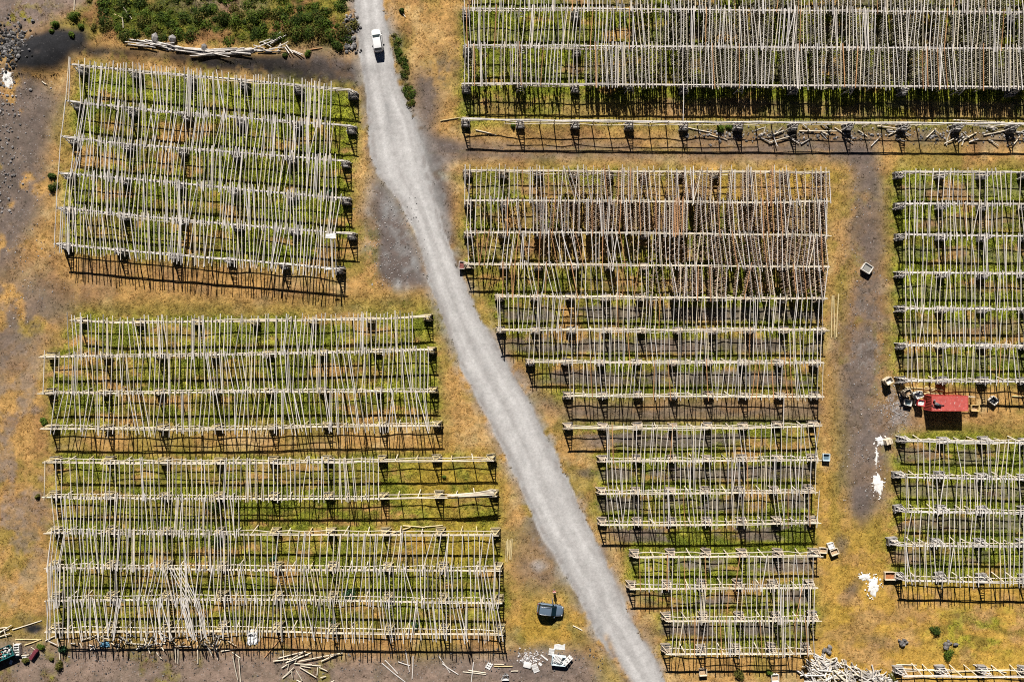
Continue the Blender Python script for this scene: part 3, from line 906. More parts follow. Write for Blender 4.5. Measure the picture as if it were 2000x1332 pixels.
# ================================================================== POLES
# block, row above, row below, x0, x1, spacing, lean mean, lean sd, overhang above, overhang below, radius, orange share, fish(x0,x1,density)
BAYS = [
 ('upper left', 0, 1, 156, 650, 6.9, -1, 4, (7, 17), (2, 9), .085, .00),
 ('upper left', 1, 2, 152, 652, 6.9, -4, 5, (4, 13), (3, 11), .085, .00),
 ('upper left', 2, 3, 142, 662, 6.9, -3, 4, (4, 13), (3, 11), .085, .00),
 ('upper left', 3, 4, 136, 664, 6.8, -2, 4, (4, 13), (3, 11), .085, .00),
 ('upper left', 4, 5, 128, 655, 6.9, -2, 5, (4, 12), (10, 20), .085, .00),
 ('upper right', 0, 1, 906, 2105, 7.4, 0, 2.5, (3, 8), (2, 8), .075, .06),
 ('upper right', 1, 2, 906, 2105, 7.3, -1, 3.5, (3, 10), (2, 8), .075, .06),
 ('upper right', 2, 3, 908, 2105, 7.5, 0, 3.5, (3, 10), (1, 9), .075, .09),
 ('middle left', 0, 1, 134, 806, 7.3, -1, 3, (6, 16), (1, 9), .085, .00),
 ('middle left', 1, 2, 106, 838, 8.6, 1, 5, (1, 10), (1, 6), .085, .00),
 ('middle left', 2, 3, 104, 838, 9.3, 0, 7, (1, 6), (6, 17), .085, .00),
 ('lower left', 0, 1, 110, 742, 8.4, 0, 3, (3, 12), (1, 8), .085, .00),
 ('lower left', 1, 2, 104, 470, 7.2, 0, 3, (2, 10), (1, 8), .085, .00),
 ('lower left', 2, 3, 96, 470, 7.2, 0, 4, (3, 12), (2, 10), .085, .00),
 ('lower left', 2, 3, 478, 970, 10.5, -2, 5, (1, 6), (2, 12), .085, .00),
 ('lower left', 3, 4, 94, 976, 7.4, 1, 6, (3, 14), (3, 16), .085, .00),
 ('lower left', 4, 5, 92, 982, 7.2, 3, 5, (1, 8), (8, 20), .085, .00),
 ('upper middle', 0, 1, 908, 1621, 8.3, 1, 3, (3, 14), (2, 8), .070, .12),
 ('upper middle', 1, 2, 912, 1621, 8.3, 1, 3, (3, 10), (2, 8), .070, .15),
 ('upper middle', 2, 3, 914, 1619, 8.7, 2, 6, (2, 9), (2, 10), .070, .15),
 ('upper middle', 3, 4, 982, 1616, 9.3, 1, 5, (1, 8), (1, 8), .070, .25),
 ('upper middle', 4, 5, 973, 1615, 8.6, 0, 4, (2, 10), (2, 9), .070, .10),
 ('upper middle', 5, 6, 1034, 1610, 8.6, 1, 4, (2, 10), (2, 9), .070, .08),
 ('upper middle', 6, 7, 1112, 1608, 8.4, -1, 4, (2, 10), (2, 9), .070, .08),
 ('lower middle', 0, 1, 1186, 1601, 9.0, 0, 3, (2, 10), (2, 8), .070, .05),
 ('lower middle', 1, 2, 1187, 1600, 8.2, -1, 3, (2, 9), (2, 8), .070, .05),
 ('lower middle', 2, 3, 1187, 1599, 8.2, 0, 3, (2, 9), (2, 10), .070, .12),
 ('lower middle', 4, 5, 1250, 1596, 8.8, -1, 3, (1, 6), (2, 8), .070, .15),
 ('lower middle', 5, 6, 1313, 1594, 8.2, 0, 3, (2, 9), (2, 9), .070, .12),
 ('lower middle', 6, 7, 1314, 1590, 8.2, 0, 3, (2, 9), (2, 9), .070, .18),
 ('upper right-hand', 0, 1, 1769, 2105, 9.4, 0, 3, (2, 9), (2, 8), .072, .03),
 ('upper right-hand', 1, 2, 1769, 2105, 9.0, 0, 4, (2, 9), (2, 10), .072, .03),
 ('upper right-hand', 2, 3, 1769, 2105, 9.4, 1, 3, (2, 7), (2, 9), .072, .03),
 ('upper right-hand', 3, 4, 1769, 2105, 9.4, 0, 3, (2, 9), (2, 8), .072, .03),
 ('upper right-hand', 4, 5, 1769, 2105, 9.2, 0, 3, (2, 9), (2, 8), .072, .03),
 ('upper right-hand', 5, 6, 1773, 2105, 9.6, 0, 3, (2, 9), (2, 9), .072, .03),
 ('lower right-hand', 0, 1, 1793, 2105, 9.8, -2, 4, (2, 7), (2, 8), .072, .02),
 ('lower right-hand', 1, 2, 1770, 2105, 9.4, 0, 4, (2, 9), (2, 8), .072, .02),
 ('lower right-hand', 2, 3, 1768, 2105, 9.4, -1, 3, (2, 9), (2, 8), .072, .02),
 ('lower right-hand', 3, 4, 1768, 2105, 9.4, 1, 4, (2, 9), (4, 14), .072, .02),
]
EXTRA = [  # block, rows, explicit poles (xt, yt, xb, yb)
 ('upper left', 0, [(135, 111, 128, 203), (137, 113, 134, 199)]),
 ('upper left', 1, [(128, 196, 119, 270)]),
 ('upper left', 2, [(119, 262, 114, 342), (161, 262, 143, 330), (163, 262, 139, 344), (166, 264, 147, 338)]),
 ('upper left', 3, [(114, 335, 110, 409), (134, 338, 124, 408), (138, 338, 134, 412), (144, 337, 136, 416)]),
 ('upper left', 4, [(110, 404, 106, 484), (120, 404, 116, 494), (124, 404, 120, 494), (133, 407, 132, 492), (142, 405, 150, 496)]),
 ('middle left', 1, [(87, 684, 84, 770)]),
 ('lower left', 0, [(88, 900, 86, 976)]),
 ('lower left', 2, [(101, 1035, 93, 1112), (106, 1036, 98, 1112)]),
 ('lower left', 3, [(96, 1104, 94, 1190), (99, 1104, 97, 1190), (103, 1105, 100, 1190), (109, 1104, 107, 1190), (112, 1105, 110, 1188), (118, 1104, 115, 1186),
                    (328, 1105, 366, 1174), (334, 1105, 372, 1176), (340, 1105, 378, 1176), (346, 1106, 384, 1180), (351, 1106, 388, 1180), (318, 1104, 343, 1187)]),
 ('lower left', 4, [(95, 1172, 91, 1248), (350, 1168, 372, 1242), (353, 1168, 376, 1248), (356, 1168, 380, 1250), (360, 1168, 384, 1253), (366, 1168, 378, 1248), (380, 1168, 400, 1244),
                    (384, 1168, 402, 1246), (388, 1168, 404, 1248), (288, 1168, 306, 1258), (312, 1168, 336, 1246), (368, 1172, 340, 1232)]),
 ("upper right", 3, [(1335, 160, 1334, 241)]),
 ("upper middle", 7, [(1531.5, 771, 1530, 838)]),
 ('upper middle', 2, [(1096, 450, 1120, 524), (1082, 452, 1100, 524), (1180, 452, 1196, 518), (1206, 452, 1196, 530)]),
]
BAYNAME = {}
POLES = []
FISH = []          # (p0, p1, density)
def fish_amount(bl, a, x):
    if bl == 'upper right':
        if a == 2:
            return 1.0 if x > 1355 else (.75 if 1130 < x < 1355 else (.25 if x < 1040 else .12))
        return (float(np.clip((x - 1180) / 220, 0, .8)) * (1.0 if math.sin(x * .043 + a * 2) + .5 * math.sin(x * .11) > -.75 else .15)) if a < 3 else 0.0
    if bl == 'upper middle' and a in (0, 1, 2):
        lim = [1020, 960, 1220][a]
        return float(np.clip((x - lim) / 180, .12, 1))
    if bl == 'upper middle' and a == 3:
        return float(np.clip((x - 1230) / 100, 0, .9))
    return 0.0
def add_pole(bl, a, b, xt, yt, xb, yb, r, orange):
    z = BZ + .17 + r
    p, q = A(xt, yt, z + random.uniform(0, .10)), A(xb, yb, z + random.uniform(0, .10))
    u_ = random.random()
    if u_ < orange:
        c = tone(ORANGE, .25)
    elif u_ < orange + .16:
        c = tone(PALE, .12)
    elif u_ < orange + .26:
        c = tone(OLDD, .15)
    else:
        c = tone(GREY, .14)
    POLES.append(dict(bl=bl, a=a, p=p, q=q, r=r * random.uniform(.70, 1.08), c=c, xm=(xt + xb) / 2))
    f = fish_amount(bl, a, (xt + xb) / 2)
    if f > 0:
        FISH.append((p, q, f, bl))
random.seed(5)
for (bl, a, b, x0, x1, sp, lm, ls, ot, ob, r, orng) in BAYS:
    x = x0
    lean, run = 0.0, 0
    while x <= x1:
        if run <= 0:
            lean = random.gauss(lm, ls)
            run = random.choice((1, 2, 3, 4, 5))
        run -= 1
        ln = lean + random.gauss(0, ls * .35)
        if random.random() < .03:
            ln += random.choice((-1, 1)) * random.uniform(6, 13)
        xt, xb = x - ln / 2, x + ln / 2
        xt, xb = min(max(xt, x0 - 4), x1 + 4), min(max(xb, x0 - 4), x1 + 4)
        yt, yb = float(yrow(bl, a, xt)), float(yrow(bl, b, xb))
        L = yb - yt
        et, eb = random.uniform(*ot), random.uniform(*ob)
        xt2, xb2 = xt - (xb - xt) * et / L, xb + (xb - xt) * eb / L
        add_pole(bl, a, b, xt2, yt - et, xb2, yb + eb, r, orng)
        g = random.random()
        x += sp * (.36 if g < .16 else (random.uniform(.75, 1.3) if g < .93 else random.uniform(1.5, 2.4)))
for (bl, a, L) in EXTRA:
    for (xt, yt, xb, yb) in L:
        add_pole(bl, a, a + 1, xt, yt, xb, yb, .08, 0)
# one long loose pole bridging the bare bottom row of the upper right block, and another in the centre block
def size_of(d):
    return (d['p'] - d['q']).length * d['r'] if max(abs(d['p'].x), abs(d['q'].x)) < 83.5 and max(abs(d['p'].y), abs(d['q'].y)) < 55 else 0
for d in POLES:
    d['size'] = size_of(d)
bays = {}
for d in POLES:
    bays.setdefault((d['bl'], d['a']), []).append(d)
for k, L in bays.items():
    L.sort(key=lambda d: d['xm'])
    for n_, d in enumerate(L):
        d['ord'] = n_ + 1
def pole_shape(d, mb, org=Vector((0, 0, 0))):
    p, q = d['p'] - org, d['q'] - org
    m_ = p.lerp(q, .5) + Vector((random.uniform(-.06, .06), 0, random.uniform(-.05, .02)))
    r = d['r']
    rr = [r * .8, r, r * 1.12]
    if random.random() < .5:
        rr.reverse()
    mb.tube([p, m_, q], rr, 6, d['c'])
big = set(id(d) for d in sorted(POLES, key=lambda d: -d['size'])[:296])
mass = MB()
for d in POLES:
    if id(d) in big:
        m = MB()
        o0 = Vector((d['p'].x, d['p'].y, 0))
        pole_shape(d, m, o0)
        o = m.build('drying_pole', M_WOOD)
        o.location = o0
        tag(o, f"drying pole, {ordinal(d['ord'])} from the left in {ordinal(d['a'] + 1)} bay of the {NICE[d['bl']]}", 'pole', 'drying poles laid across the rack rows')
    else:
        pole_shape(d, mass)
tag(mass.build('drying_poles', M_WOOD), 'weathered drying poles laid side by side across the rack rows', None, None, 'stuff')

# ------------------------------------------------------------------ hanging fish heads (thousands)
def fish_mesh():
    cs, ax, sz, cl = [], [], [], []
    for (p, q, f, bl) in FISH:
        wm = 1.0 if bl == 'upper middle' else .78
        L = (q - p).length
        n = int(L / .30)
        d = (q - p) / L
        for k in range(2, n - 2):
            for s_ in (-1, 1):
                if random.random() > f * .97:
                    continue
                c = p + d * (k * .30 + (0.12 if s_ > 0 else 0) + random.uniform(-.05, .05)) + Vector((s_ * random.uniform(.12, .20), 0, -.22))
                for lv in range(3):
                    cs.append((c.x, c.y, c.z - lv * .36 - random.uniform(0, .1)))
                    sz.append(random.uniform(.8, 1.25))
                    t = random.random()
                    cl.append(((.27 + .31 * t) * wm, .18 + .235 * t, .125 + .175 * t))
    cs, sz, cl = np.array(cs), np.array(sz), np.array(cl)
    n = len(cs)
    an = rng.uniform(-.5, .5, n) + .8
    base = np.array([(.15, 0, 0), (-.15, 0, 0), (0, .07, .0), (0, -.07, 0), (.02, 0, .20), (-.03, 0, -.26)])
    tri = np.array([(0, 2, 4), (2, 1, 4), (1, 3, 4), (3, 0, 4), (2, 0, 5), (1, 2, 5), (3, 1, 5), (0, 3, 5)])
    ca, sa = np.cos(an)[:, None], np.sin(an)[:, None]
    bx, by, bz = base[:, 0][None], base[:, 1][None], base[:, 2][None]
    v = np.stack([(bx * ca - by * sa) * sz[:, None] + cs[:, :1], (bx * sa + by * ca) * sz[:, None] + cs[:, 1:2], bz * sz[:, None] + cs[:, 2:3]], -1).reshape(-1, 3)
    v += rng.uniform(-.02, .02, v.shape)
    f = (np.arange(n)[:, None, None] * 6 + tri[None]).reshape(-1, 3)
    m_ = mesh_np('hanging_fish', v, f, np.repeat(cl, 6, axis=0))
    m_.materials.append(M_FISH)
    return tag(link('hanging_fish', m_), 'brown dried fish heads hanging in strings from the poles', None, None, 'stuff')
fish_mesh()
#@@MORE
# ================================================================== LOOSE TIMBER
TIMBER_N = [0]
def timber(name, x1, y1, x2, y2, label, group, r=.08, c=None, z1=None, z2=None, cat='timber', flat=False):
    a, b = G(x1, y1), G(x2, y2)
    a.z += r + .02 if z1 is None else z1
    b.z += r + .02 if z2 is None else z2
    o0 = Vector(((a.x + b.x) / 2, (a.y + b.y) / 2, 0))
    m = MB()
    c = tone(c or GREY, .14)
    if flat:
        d = b - a
        m.box((a + b) / 2 - o0, (d.length, r * 2.4, .06), math.atan2(d.y, d.x), c)
    else:
        m.tube([a - o0, (a + b) / 2 - o0 + Vector((random.uniform(-.05, .05), random.uniform(-.05, .05), 0)), b - o0], [r * 1.1, r, r * .85], 6, c)
    o = m.build(name, M_WOOD)
    o.location = o0
    return tag(o, label, cat, group)

random.seed(31)
# long pile under the scrub, upper left
path = [(274, 86), (345, 97), (402, 106), (470, 103), (512, 100)]
for k in range(64):
    t = random.random()
    x = 272 + 235 * t
    y = float(np.interp(x, [q[0] for q in path], [q[1] for q in path])) + random.uniform(-6, 7) * (1.0 if x < 400 else .8)
    L = random.uniform(30, 60)
    an = math.radians(random.gauss(8 if x < 400 else -2, 5))
    z = random.uniform(0, .55) * (1 - abs(random.uniform(-1, 1)))
    timber('loose_pole', x - L / 2 * math.cos(an), y - L / 2 * math.sin(an), x + L / 2 * math.cos(an), y + L / 2 * math.sin(an),
           'grey pole lying in the long low pile below the green scrub', 'poles in the long pile below the scrub', random.uniform(.07, .11), GREY, .1 + z, .1 + z + random.uniform(-.1, .1), 'loose pole')
for q in [(525, 87, 551, 67), (530, 89, 561, 72), (545, 95, 565, 85), (560, 90, 575, 109), (558, 95, 568, 109), (575, 102, 595, 111), (515, 84, 532, 95), (500, 98, 548, 78), (505, 104, 540, 101),
          (498, 92, 520, 100), (528, 99, 560, 97), (550, 88, 545, 104), (508, 86, 530, 80), (568, 100, 590, 112), (520, 105, 550, 103), (536, 84, 552, 76)]:
    timber('loose_pole', *q, 'pale pole splayed at the scattered right end of the long pile', 'poles splayed at the right end of the pile', random.uniform(.07, .1), GREY, random.uniform(.1, .4), random.uniform(.1, .6), 'loose pole')
# fan-shaped heap at the foot of the photo
for (a, b, c, d) in [(210, 1295, 280, 1240), (205, 1215, 300, 1150), (140, 1160, 300, 1140), (180, 1140, 395, 1082), (240, 1170, 440, 1095), (340, 1160, 680, 1095), (350, 1190, 510, 1200),
                     (345, 1210, 475, 1285), (320, 1230, 365, 1310), (285, 1240, 290, 1285), (215, 1080, 220, 1170), (240, 1200, 250, 1140), (230, 1210, 330, 1140), (260, 1150, 410, 1110),
                     (300, 1180, 440, 1190), (250, 1230, 270, 1150), (270, 1150, 380, 1090), (350, 1200, 430, 1210), (310, 1170, 330, 1120), (215, 1290, 300, 1210), (515, 1160, 640, 1105),
                     (320, 1310, 370, 1330), (570, 1330, 615, 1310), (480, 1270, 485, 1210), (500, 1205, 560, 1240), (510, 1285, 550, 1282)]:
    timber('loose_pole', 500 + a / 4, 999 + b / 4, 500 + c / 4, 999 + d / 4, 'pale pole in the fan shaped heap below the lower left racks', 'poles in the fan shaped heap', .085, PALE, random.uniform(.1, .5), random.uniform(.1, .4), 'loose pole')
# lone pieces: each is told apart by where it lies
LONE = [
 (145, -14, 146.5, 22, 'white upright looking pole lying at the top edge above the black sand', PALE),
 (239, 11, 260, 40, 'long slanting plank lying among the upper left scrub', PALE), (225, 30, 242, 38, 'short plank ending at a corner in the upper left scrub', YEL),
 (242, 38, 243, 57, 'short plank hanging down from the corner in the upper left scrub', PALE),
 (606, 99, 630, 95, 'brown plank lying alone right of the splayed pole pile', ORANGE), (677, 76, 684, 64, 'short plank among the rubble on the left verge of the road', PALE),
 (785, 24, 792, 35, 'short plank in the weeds right of the road near the white car', PALE), (83, 160, 91, 166, 'short white plank on the dark grit left of the upper left racks', PALE),
 (860, 237, 915, 228, 'loose pole lying across the left end of the bare rack row', YEL),
 (1625, 577, 1623, 660, 'leftmost of the three yellow poles beside the upper centre racks', YEL), (1628, 577, 1630.5, 662, 'middle one of the three yellow poles beside the upper centre racks', YEL),
 (1637.5, 574, 1633, 659, 'rightmost of the three yellow poles beside the upper centre racks', YEL),
 (1119, 1221, 1137, 1230, 'short white plank on the grass right of the dark car', PALE), (1000, 1310, 1011, 1310, 'tiny white plank at the bottom edge left of the pallets', PALE),
 (746, 1294, 792, 1331, 'long pole slanting down off the bottom edge', GREY), (752, 1288, 777, 1314, 'shorter pole above the long slanting one at the bottom edge', GREY),
 (777, 1291, 801, 1299, 'short pole lying nearly level below the lower left racks', GREY), (792, 1268, 800, 1311, 'steep pole hanging out below the lower left racks', GREY),
 (807, 1280, 805, 1325, 'upright pole on the grit below the lower left racks', GREY), (856, 1279, 879, 1313, 'upper one of two poles crossing below the lower left racks', GREY),
 (864, 1295, 895, 1316, 'lower one of two poles crossing below the lower left racks', GREY), (904, 1311, 949, 1316, 'longer of two level poles at the bottom left of the pallets', PALE),
 (915, 1308, 949, 1313, 'shorter of two level poles at the bottom left of the pallets', PALE), (965, 1300, 1001, 1300, 'orange tinted plank lying level above the ruined crate', YEL),
 (965, 1296, 984, 1297, 'thin plank lying just above the orange tinted plank', PALE), (998, 1310, 1012, 1309, 'small pinkish plank right of the ruined crate', PALE),
 (925, 1292, 920, 1335, 'thin upright stick running off the bottom edge', GREY), (554, 1239, 517, 1283, 'reddish brown pole leaning out from the lower left racks', ORANGE),
 (25, 1229, 82, 1211, 'long pale pole slanting up beside the dark puddle', PALE), (31, 1248, 82, 1248, 'level pale pole below the dark puddle', YEL),
 (49, 1259, 82, 1247, 'slanting pale pole meeting the level one below the puddle', YEL),
 (1767, 756, 1823, 761, 'long plank above the red container', YEL), (1804, 770, 1828, 760, 'slanting plank just above the red container', YEL), (1806, 756, 1841, 763, 'plank crossing the others above the red container', YEL),
 (1809, 768, 1840, 769, 'level plank along the back of the red container', YEL), (1976, 773.5, 2012, 774.5, 'pale pole at the right edge of the photo beyond the dark tub', YEL),
 (1750, 1297, 1790, 1298, 'short level pole above the broken bottom right rack', PALE), (1752, 1305, 1862, 1307, 'long level pole above the broken bottom right rack', PALE),
 (1900, 1297, 1965, 1313, 'slanting pole on the broken bottom right rack', PALE), (1855, 1312, 1985, 1305, 'long pole rising slightly over the broken bottom right rack', YEL),
 (1342, 250, 1390, 260, 'long pole slanting beneath the bare upper rack row, left of the debris', PALE), (1386, 264, 1420, 274, 'pole slanting below the two green bushes', PALE),
 (929, 255, 969, 265, 'pole slanting on the grass at the left end of the bare row', PALE),
]
for q in LONE:
    timber('plank' if q[5] is not GREY else 'loose_pole', *q[:4], q[4], None, .085, q[5], None, None, 'plank' if q[5] is not GREY else 'loose pole')
for k in range(7):
    a_, b_ = A(872 + random.uniform(0, 26), 969 + random.uniform(-1, 1), BZ + .25 + k * .03), A(966 + random.uniform(-4, 4), 956 + k * 1.7, BZ + .45 + random.uniform(-.1, .1))
    m = MB(); o0 = Vector((a_.x, a_.y, 0)); m.tube([a_ - o0, b_ - o0], [.09, .075], 6, tone(PALE, .12))
    o = m.build('loose_pole', M_WOOD); o.location = o0
    tag(o, 'pole in the bundle resting on the right end of the second lower left row', 'loose pole', 'poles bundled on the second lower left row')
for q in [(787, 1026, 830, 1029, 'left one of the level planks behind the third lower left row'), (765, 1041, 802, 1029, 'slanting plank behind the third lower left row'), (830, 1028, 865, 1025, 'right one of the level planks behind the third lower left row')]:
    timber('plank', *q[:4], q[4], None, .10, YEL, None, None, 'plank')
# bundle of five yellow laths beside the lower left racks
for k in range(6):
    x = 989.5 + k * 2.0
    timber('lath', x + random.uniform(-.5, 1), 1053 + random.uniform(-3, 4), x - random.uniform(.5, 2), 1090 + random.uniform(-8, 9),
           'yellowish lath in the small bundle right of the lower left racks', 'laths in the small bundle', .07, YEL, .06, .06, 'lath')
# broken timber under the bare row, upper right
for q in [(1500, 269, 1530, 256), (1500, 280, 1552, 265), (1712, 247, 1765, 255), (1807, 271, 1827, 252), (1848, 285, 1848, 270), (1880, 275, 1906, 260), (1865, 275, 1872, 266), (1920, 265, 1962, 256),
          (1976, 285, 1990, 267), (1630, 250, 1650, 265), (1860, 236, 1960, 240), (1925, 252, 1975, 240), (1560, 257, 1632, 258), (1602, 258, 1616, 265)]:
    timber('broken_timber', *q, 'pale broken timber strewn under the bare upper right rack row', 'broken timber under the bare row', .09, PALE, random.uniform(.1, .3), random.uniform(.1, .5), 'broken timber')
for k in range(44):
    x, y, an, L = random.uniform(1480, 2000), random.uniform(244, 280), random.uniform(-.9, .9) * random.choice((1, 1, 1.6)), random.uniform(8, 26)
    dx, dy = L / 2 * math.cos(an), L / 2 * math.sin(an)
    timber('broken_timber', x - dx, y + dy, x + dx, y - dy, 'pale broken timber strewn under the bare upper right rack row', 'broken timber under the bare row', random.uniform(.06, .1), random.choice((PALE, GREY, OLDD)),
           random.uniform(.05, .3), random.uniform(.05, .5), 'broken timber')
# broken timber under the last row, lower left
for (a, b, c, d) in [(1040, 1030, 1190, 1030), (1000, 960, 1040, 1030), (1130, 980, 1180, 1100), (1375, 1045, 1380, 1170), (1395, 1060, 1395, 1180), (1545, 1040, 1550, 1180), (1630, 1050, 1665, 1120),
                     (1705, 1090, 1705, 1150), (1730, 1085, 1845, 1068), (1815, 1095, 1880, 1140), (1825, 1120, 1862, 1310), (1870, 1140, 1883, 1325), (360, 1005, 450, 960), (640, 1000, 780, 950),
                     (1230, 1090, 1270, 1140), (455, 990, 475, 1150), (0, 905, 60, 900), (0, 945, 100, 880), (0, 935, 75, 915), (0, 975, 90, 945), (40, 910, 60, 970), (110, 1020, 135, 1130), (130, 1125, 230, 1115)]:
    lft = c < 300
    timber('broken_timber', a / 4, 999 + b / 4, c / 4, 999 + d / 4, 'pale timber in the small heap at the lower left photo edge' if lft else 'broken timber tumbled below the bottom row of the lower left block',
           'timber heap at the lower left edge' if lft else 'broken timber below the lower left racks', .085, PALE, random.uniform(.08, .4), random.uniform(.08, .4), 'broken timber')
for k in range(56):
    x, y, an, L = random.uniform(235, 455) if k < 44 else random.uniform(95, 235), random.uniform(1236, 1262), random.uniform(-1.2, 1.2), random.uniform(8, 30)
    dx, dy = L / 2 * math.cos(an), L / 2 * math.sin(an)
    timber('broken_timber', x - dx, y + dy, x + dx, y - dy, 'broken timber tumbled below the bottom row of the lower left block', 'broken timber below the lower left racks', random.uniform(.06, .1), random.choice((PALE, GREY, OLDD)),
           random.uniform(.05, .6), random.uniform(.05, .9), 'broken timber')
# great log heap, bottom right
for k in range(210):
    t = random.random()
    x = 1590 + 150 * t + random.uniform(-26, 10)
    ytop = np.interp(x, [1555, 1600, 1640, 1700, 1745], [1316, 1279, 1290, 1306, 1326])
    y = ytop + abs(random.gauss(0, 1)) * 24 + 3
    if y > 1352:
        y = random.uniform(ytop, 1352)
    an = math.radians(random.gauss(-28, 38)) if random.random() < .8 else random.uniform(-1.6, 1.6)
    L = random.uniform(16, 46)
    dx, dy = L / 2 * math.cos(an), L / 2 * math.sin(an)
    h = max(0.1, min(1.5, (y - ytop) * .05)) * random.uniform(.4, 1.1)
    timber('heaped_log', x - dx, y + dy, x + dx, y - dy, 'weathered log in the great heap at the bottom right of the centre racks', 'logs in the great heap', random.uniform(.08, .14), random.choice((GREY, PALE, GREY, OLDD)),
           h + random.uniform(-.2, .35), h + random.uniform(-.2, .35), 'log')

# ================================================================== STONES
random.seed(41)
def rubble(name, label, n, fx, rmin, rmax, shade=(.08, .26)):
    m = MB()
    for k in range(n):
        x, y = fx()
        g = shade[0] + (shade[1] - shade[0]) * random.random() ** 2.2
        r = random.uniform(rmin, rmax) * random.uniform(.7, 1.2)
        p = G(x, y)
        m.rock((p.x, p.y, p.z + r * .2), r, (g, g * .95, g * .94))
    return tag(m.build(name, M_ROCK), label, None, None, 'stuff')
rubble('rubble', 'heap of dark and pale stones at the left photo edge beside the black sand', 420, lambda: (random.gauss(20, 17), random.gauss(92, 20)), .08, .34, (.025, .30))
rubble('rubble', 'stones along the left verge of the road at the top', 90, lambda: (random.gauss(684, 7), random.uniform(30, 104)), .12, .42, (.08, .34))
rubble('rubble', 'pale stones scattered down the left photo edge', 160, lambda: (abs(random.gauss(0, 22)) - 4, random.uniform(150, 420)), .08, .26, (.12, .45))
rubble('rubble', 'stones and scrap under the bare upper right rack row', 380, lambda: (random.uniform(1335, 2020), random.gauss(264, 8)), .08, .26, (.10, .42))
rubble('rubble', 'lava stones scattered over the grit along the bottom edge', 900, lambda: (random.uniform(-10, 1180), 1266 + abs(random.gauss(0, 32))), .04, .16, (.06, .24))
rubble('rubble', 'pale pebbles scattered over the yard and lanes', 900, lambda: random.choice(((random.gauss(1690, 26), random.uniform(320, 1000)), (random.gauss(770, 26), random.uniform(380, 560)), (random.gauss(45, 32), random.uniform(150, 640)), (random.gauss(1750, 14), random.gauss(800, 24)))), .05, .13, (.25, .6))
rubble('rubble', 'bits of white rubbish scattered left of the pallets', 130, lambda: (random.gauss(1036, 12), random.gauss(1283, 7)), .06, .2, (.4, .75))
def stone(px, py, r, label, group=None, g=.2):
    m = MB()
    m.rock((0, 0, r * .45), r, (g, g * .93, g * .9), 0, .8)
    o = m.build('boulder', M_ROCK)
    p = G(px, py)
    o.location = p
    return tag(o, label, 'boulder', group)
stone(307, 78, .95, 'larger left boulder of the two beside the long pole pile', None, .30)
stone(340, 80, .80, 'smaller right boulder of the two beside the long pole pile', None, .28)
stone(402, 96, .62, 'grey stone lying on the middle of the long pole pile', None, .2)
for (cx, cy, n, lab) in ((1765, 1253, 8, 'stone in the left rock cluster on the bottom right meadow'), (1853, 1259, 9, 'stone in the right rock cluster on the bottom right meadow'), (1617, 1267, 8, 'stone in the rock cluster above the great log heap')):
    for k in range(n):
        stone(cx + random.gauss(0, 5), cy + random.gauss(0, 4.5), random.uniform(.24, .5), lab, 'stones: ' + lab[13:], random.uniform(.10, .22))
stone(1867, 1258, .3, 'single small stone just right of the right rock cluster', None, .1)

# ================================================================== SHRUBS
random.seed(51)
M_STEM = mat('stem', .9, color=(.12, .08, .05))
def leaf_ball(m, c, r, h, n, cols, size=.16):
    for _ in range(n):
        while True:
            d = Vector((random.uniform(-1, 1), random.uniform(-1, 1), random.uniform(-.1, 1)))
            if .25 < d.length < 1:
                break
        d *= random.uniform(.75, 1.12)
        p = Vector((c[0] + d.x * r, c[1] + d.y * r, c[2] + .08 + max(0, d.z) * h))
        nrm = (Vector((d.x, d.y, d.z + .35)) + Vector((random.uniform(-.6, .6), random.uniform(-.6, .6), random.uniform(-.4, .6)))).normalized()
        t = nrm.orthogonal().normalized()
        b = nrm.cross(t)
        an = random.uniform(0, 6.28)
        t, b = t * math.cos(an) + b * math.sin(an), b * math.cos(an) - t * math.sin(an)
        s = size * random.uniform(.6, 1.3)
        k = random.uniform(.65, 1.3)
        q = random.choice(cols)
        m.add([p - t * s, p + b * s * .5, p + t * s, p - b * s * .5], [(0, 1, 2, 3)], (q[0] * k, q[1] * k, q[2] * k))
GRN = [(.105, .17, .02), (.15, .21, .03), (.08, .13, .02)]
DGR = [(.06, .10, .018), (.09, .13, .022), (.045, .075, .015)]
BLU = [(.045, .12, .055), (.06, .15, .07), (.04, .10, .04)]
OLV = [(.15, .13, .03), (.18, .17, .04), (.10, .11, .025)]
def shrub(px, py, rpx, label, cols=GRN, h=None, n=None):
    r = rpx * S
    root = thing('shrub', label, 'shrub', G(px, py))
    m = MB()
    for k in range(max(3, int(r * 4))):
        a, rr = random.uniform(0, 6.28), r * random.uniform(0, .55)
        leaf_ball(m, (rr * math.cos(a), rr * math.sin(a), 0), r * random.uniform(.45, .65), (h or r * .9) * random.uniform(.7, 1.1), int((n or 500) / max(3, int(r * 4)) * 1.2), cols, .13)
    m.build('foliage', M_LEAF, root)
    s = MB()
    for k in range(4):
        a = k * 1.6 + .4
        s.tube([(0, 0, -.05), (math.cos(a) * r * .3, math.sin(a) * r * .3, (h or r * .9) * .6)], [.035, .015], 5)
    s.build('stem', M_STEM, root)
    return root
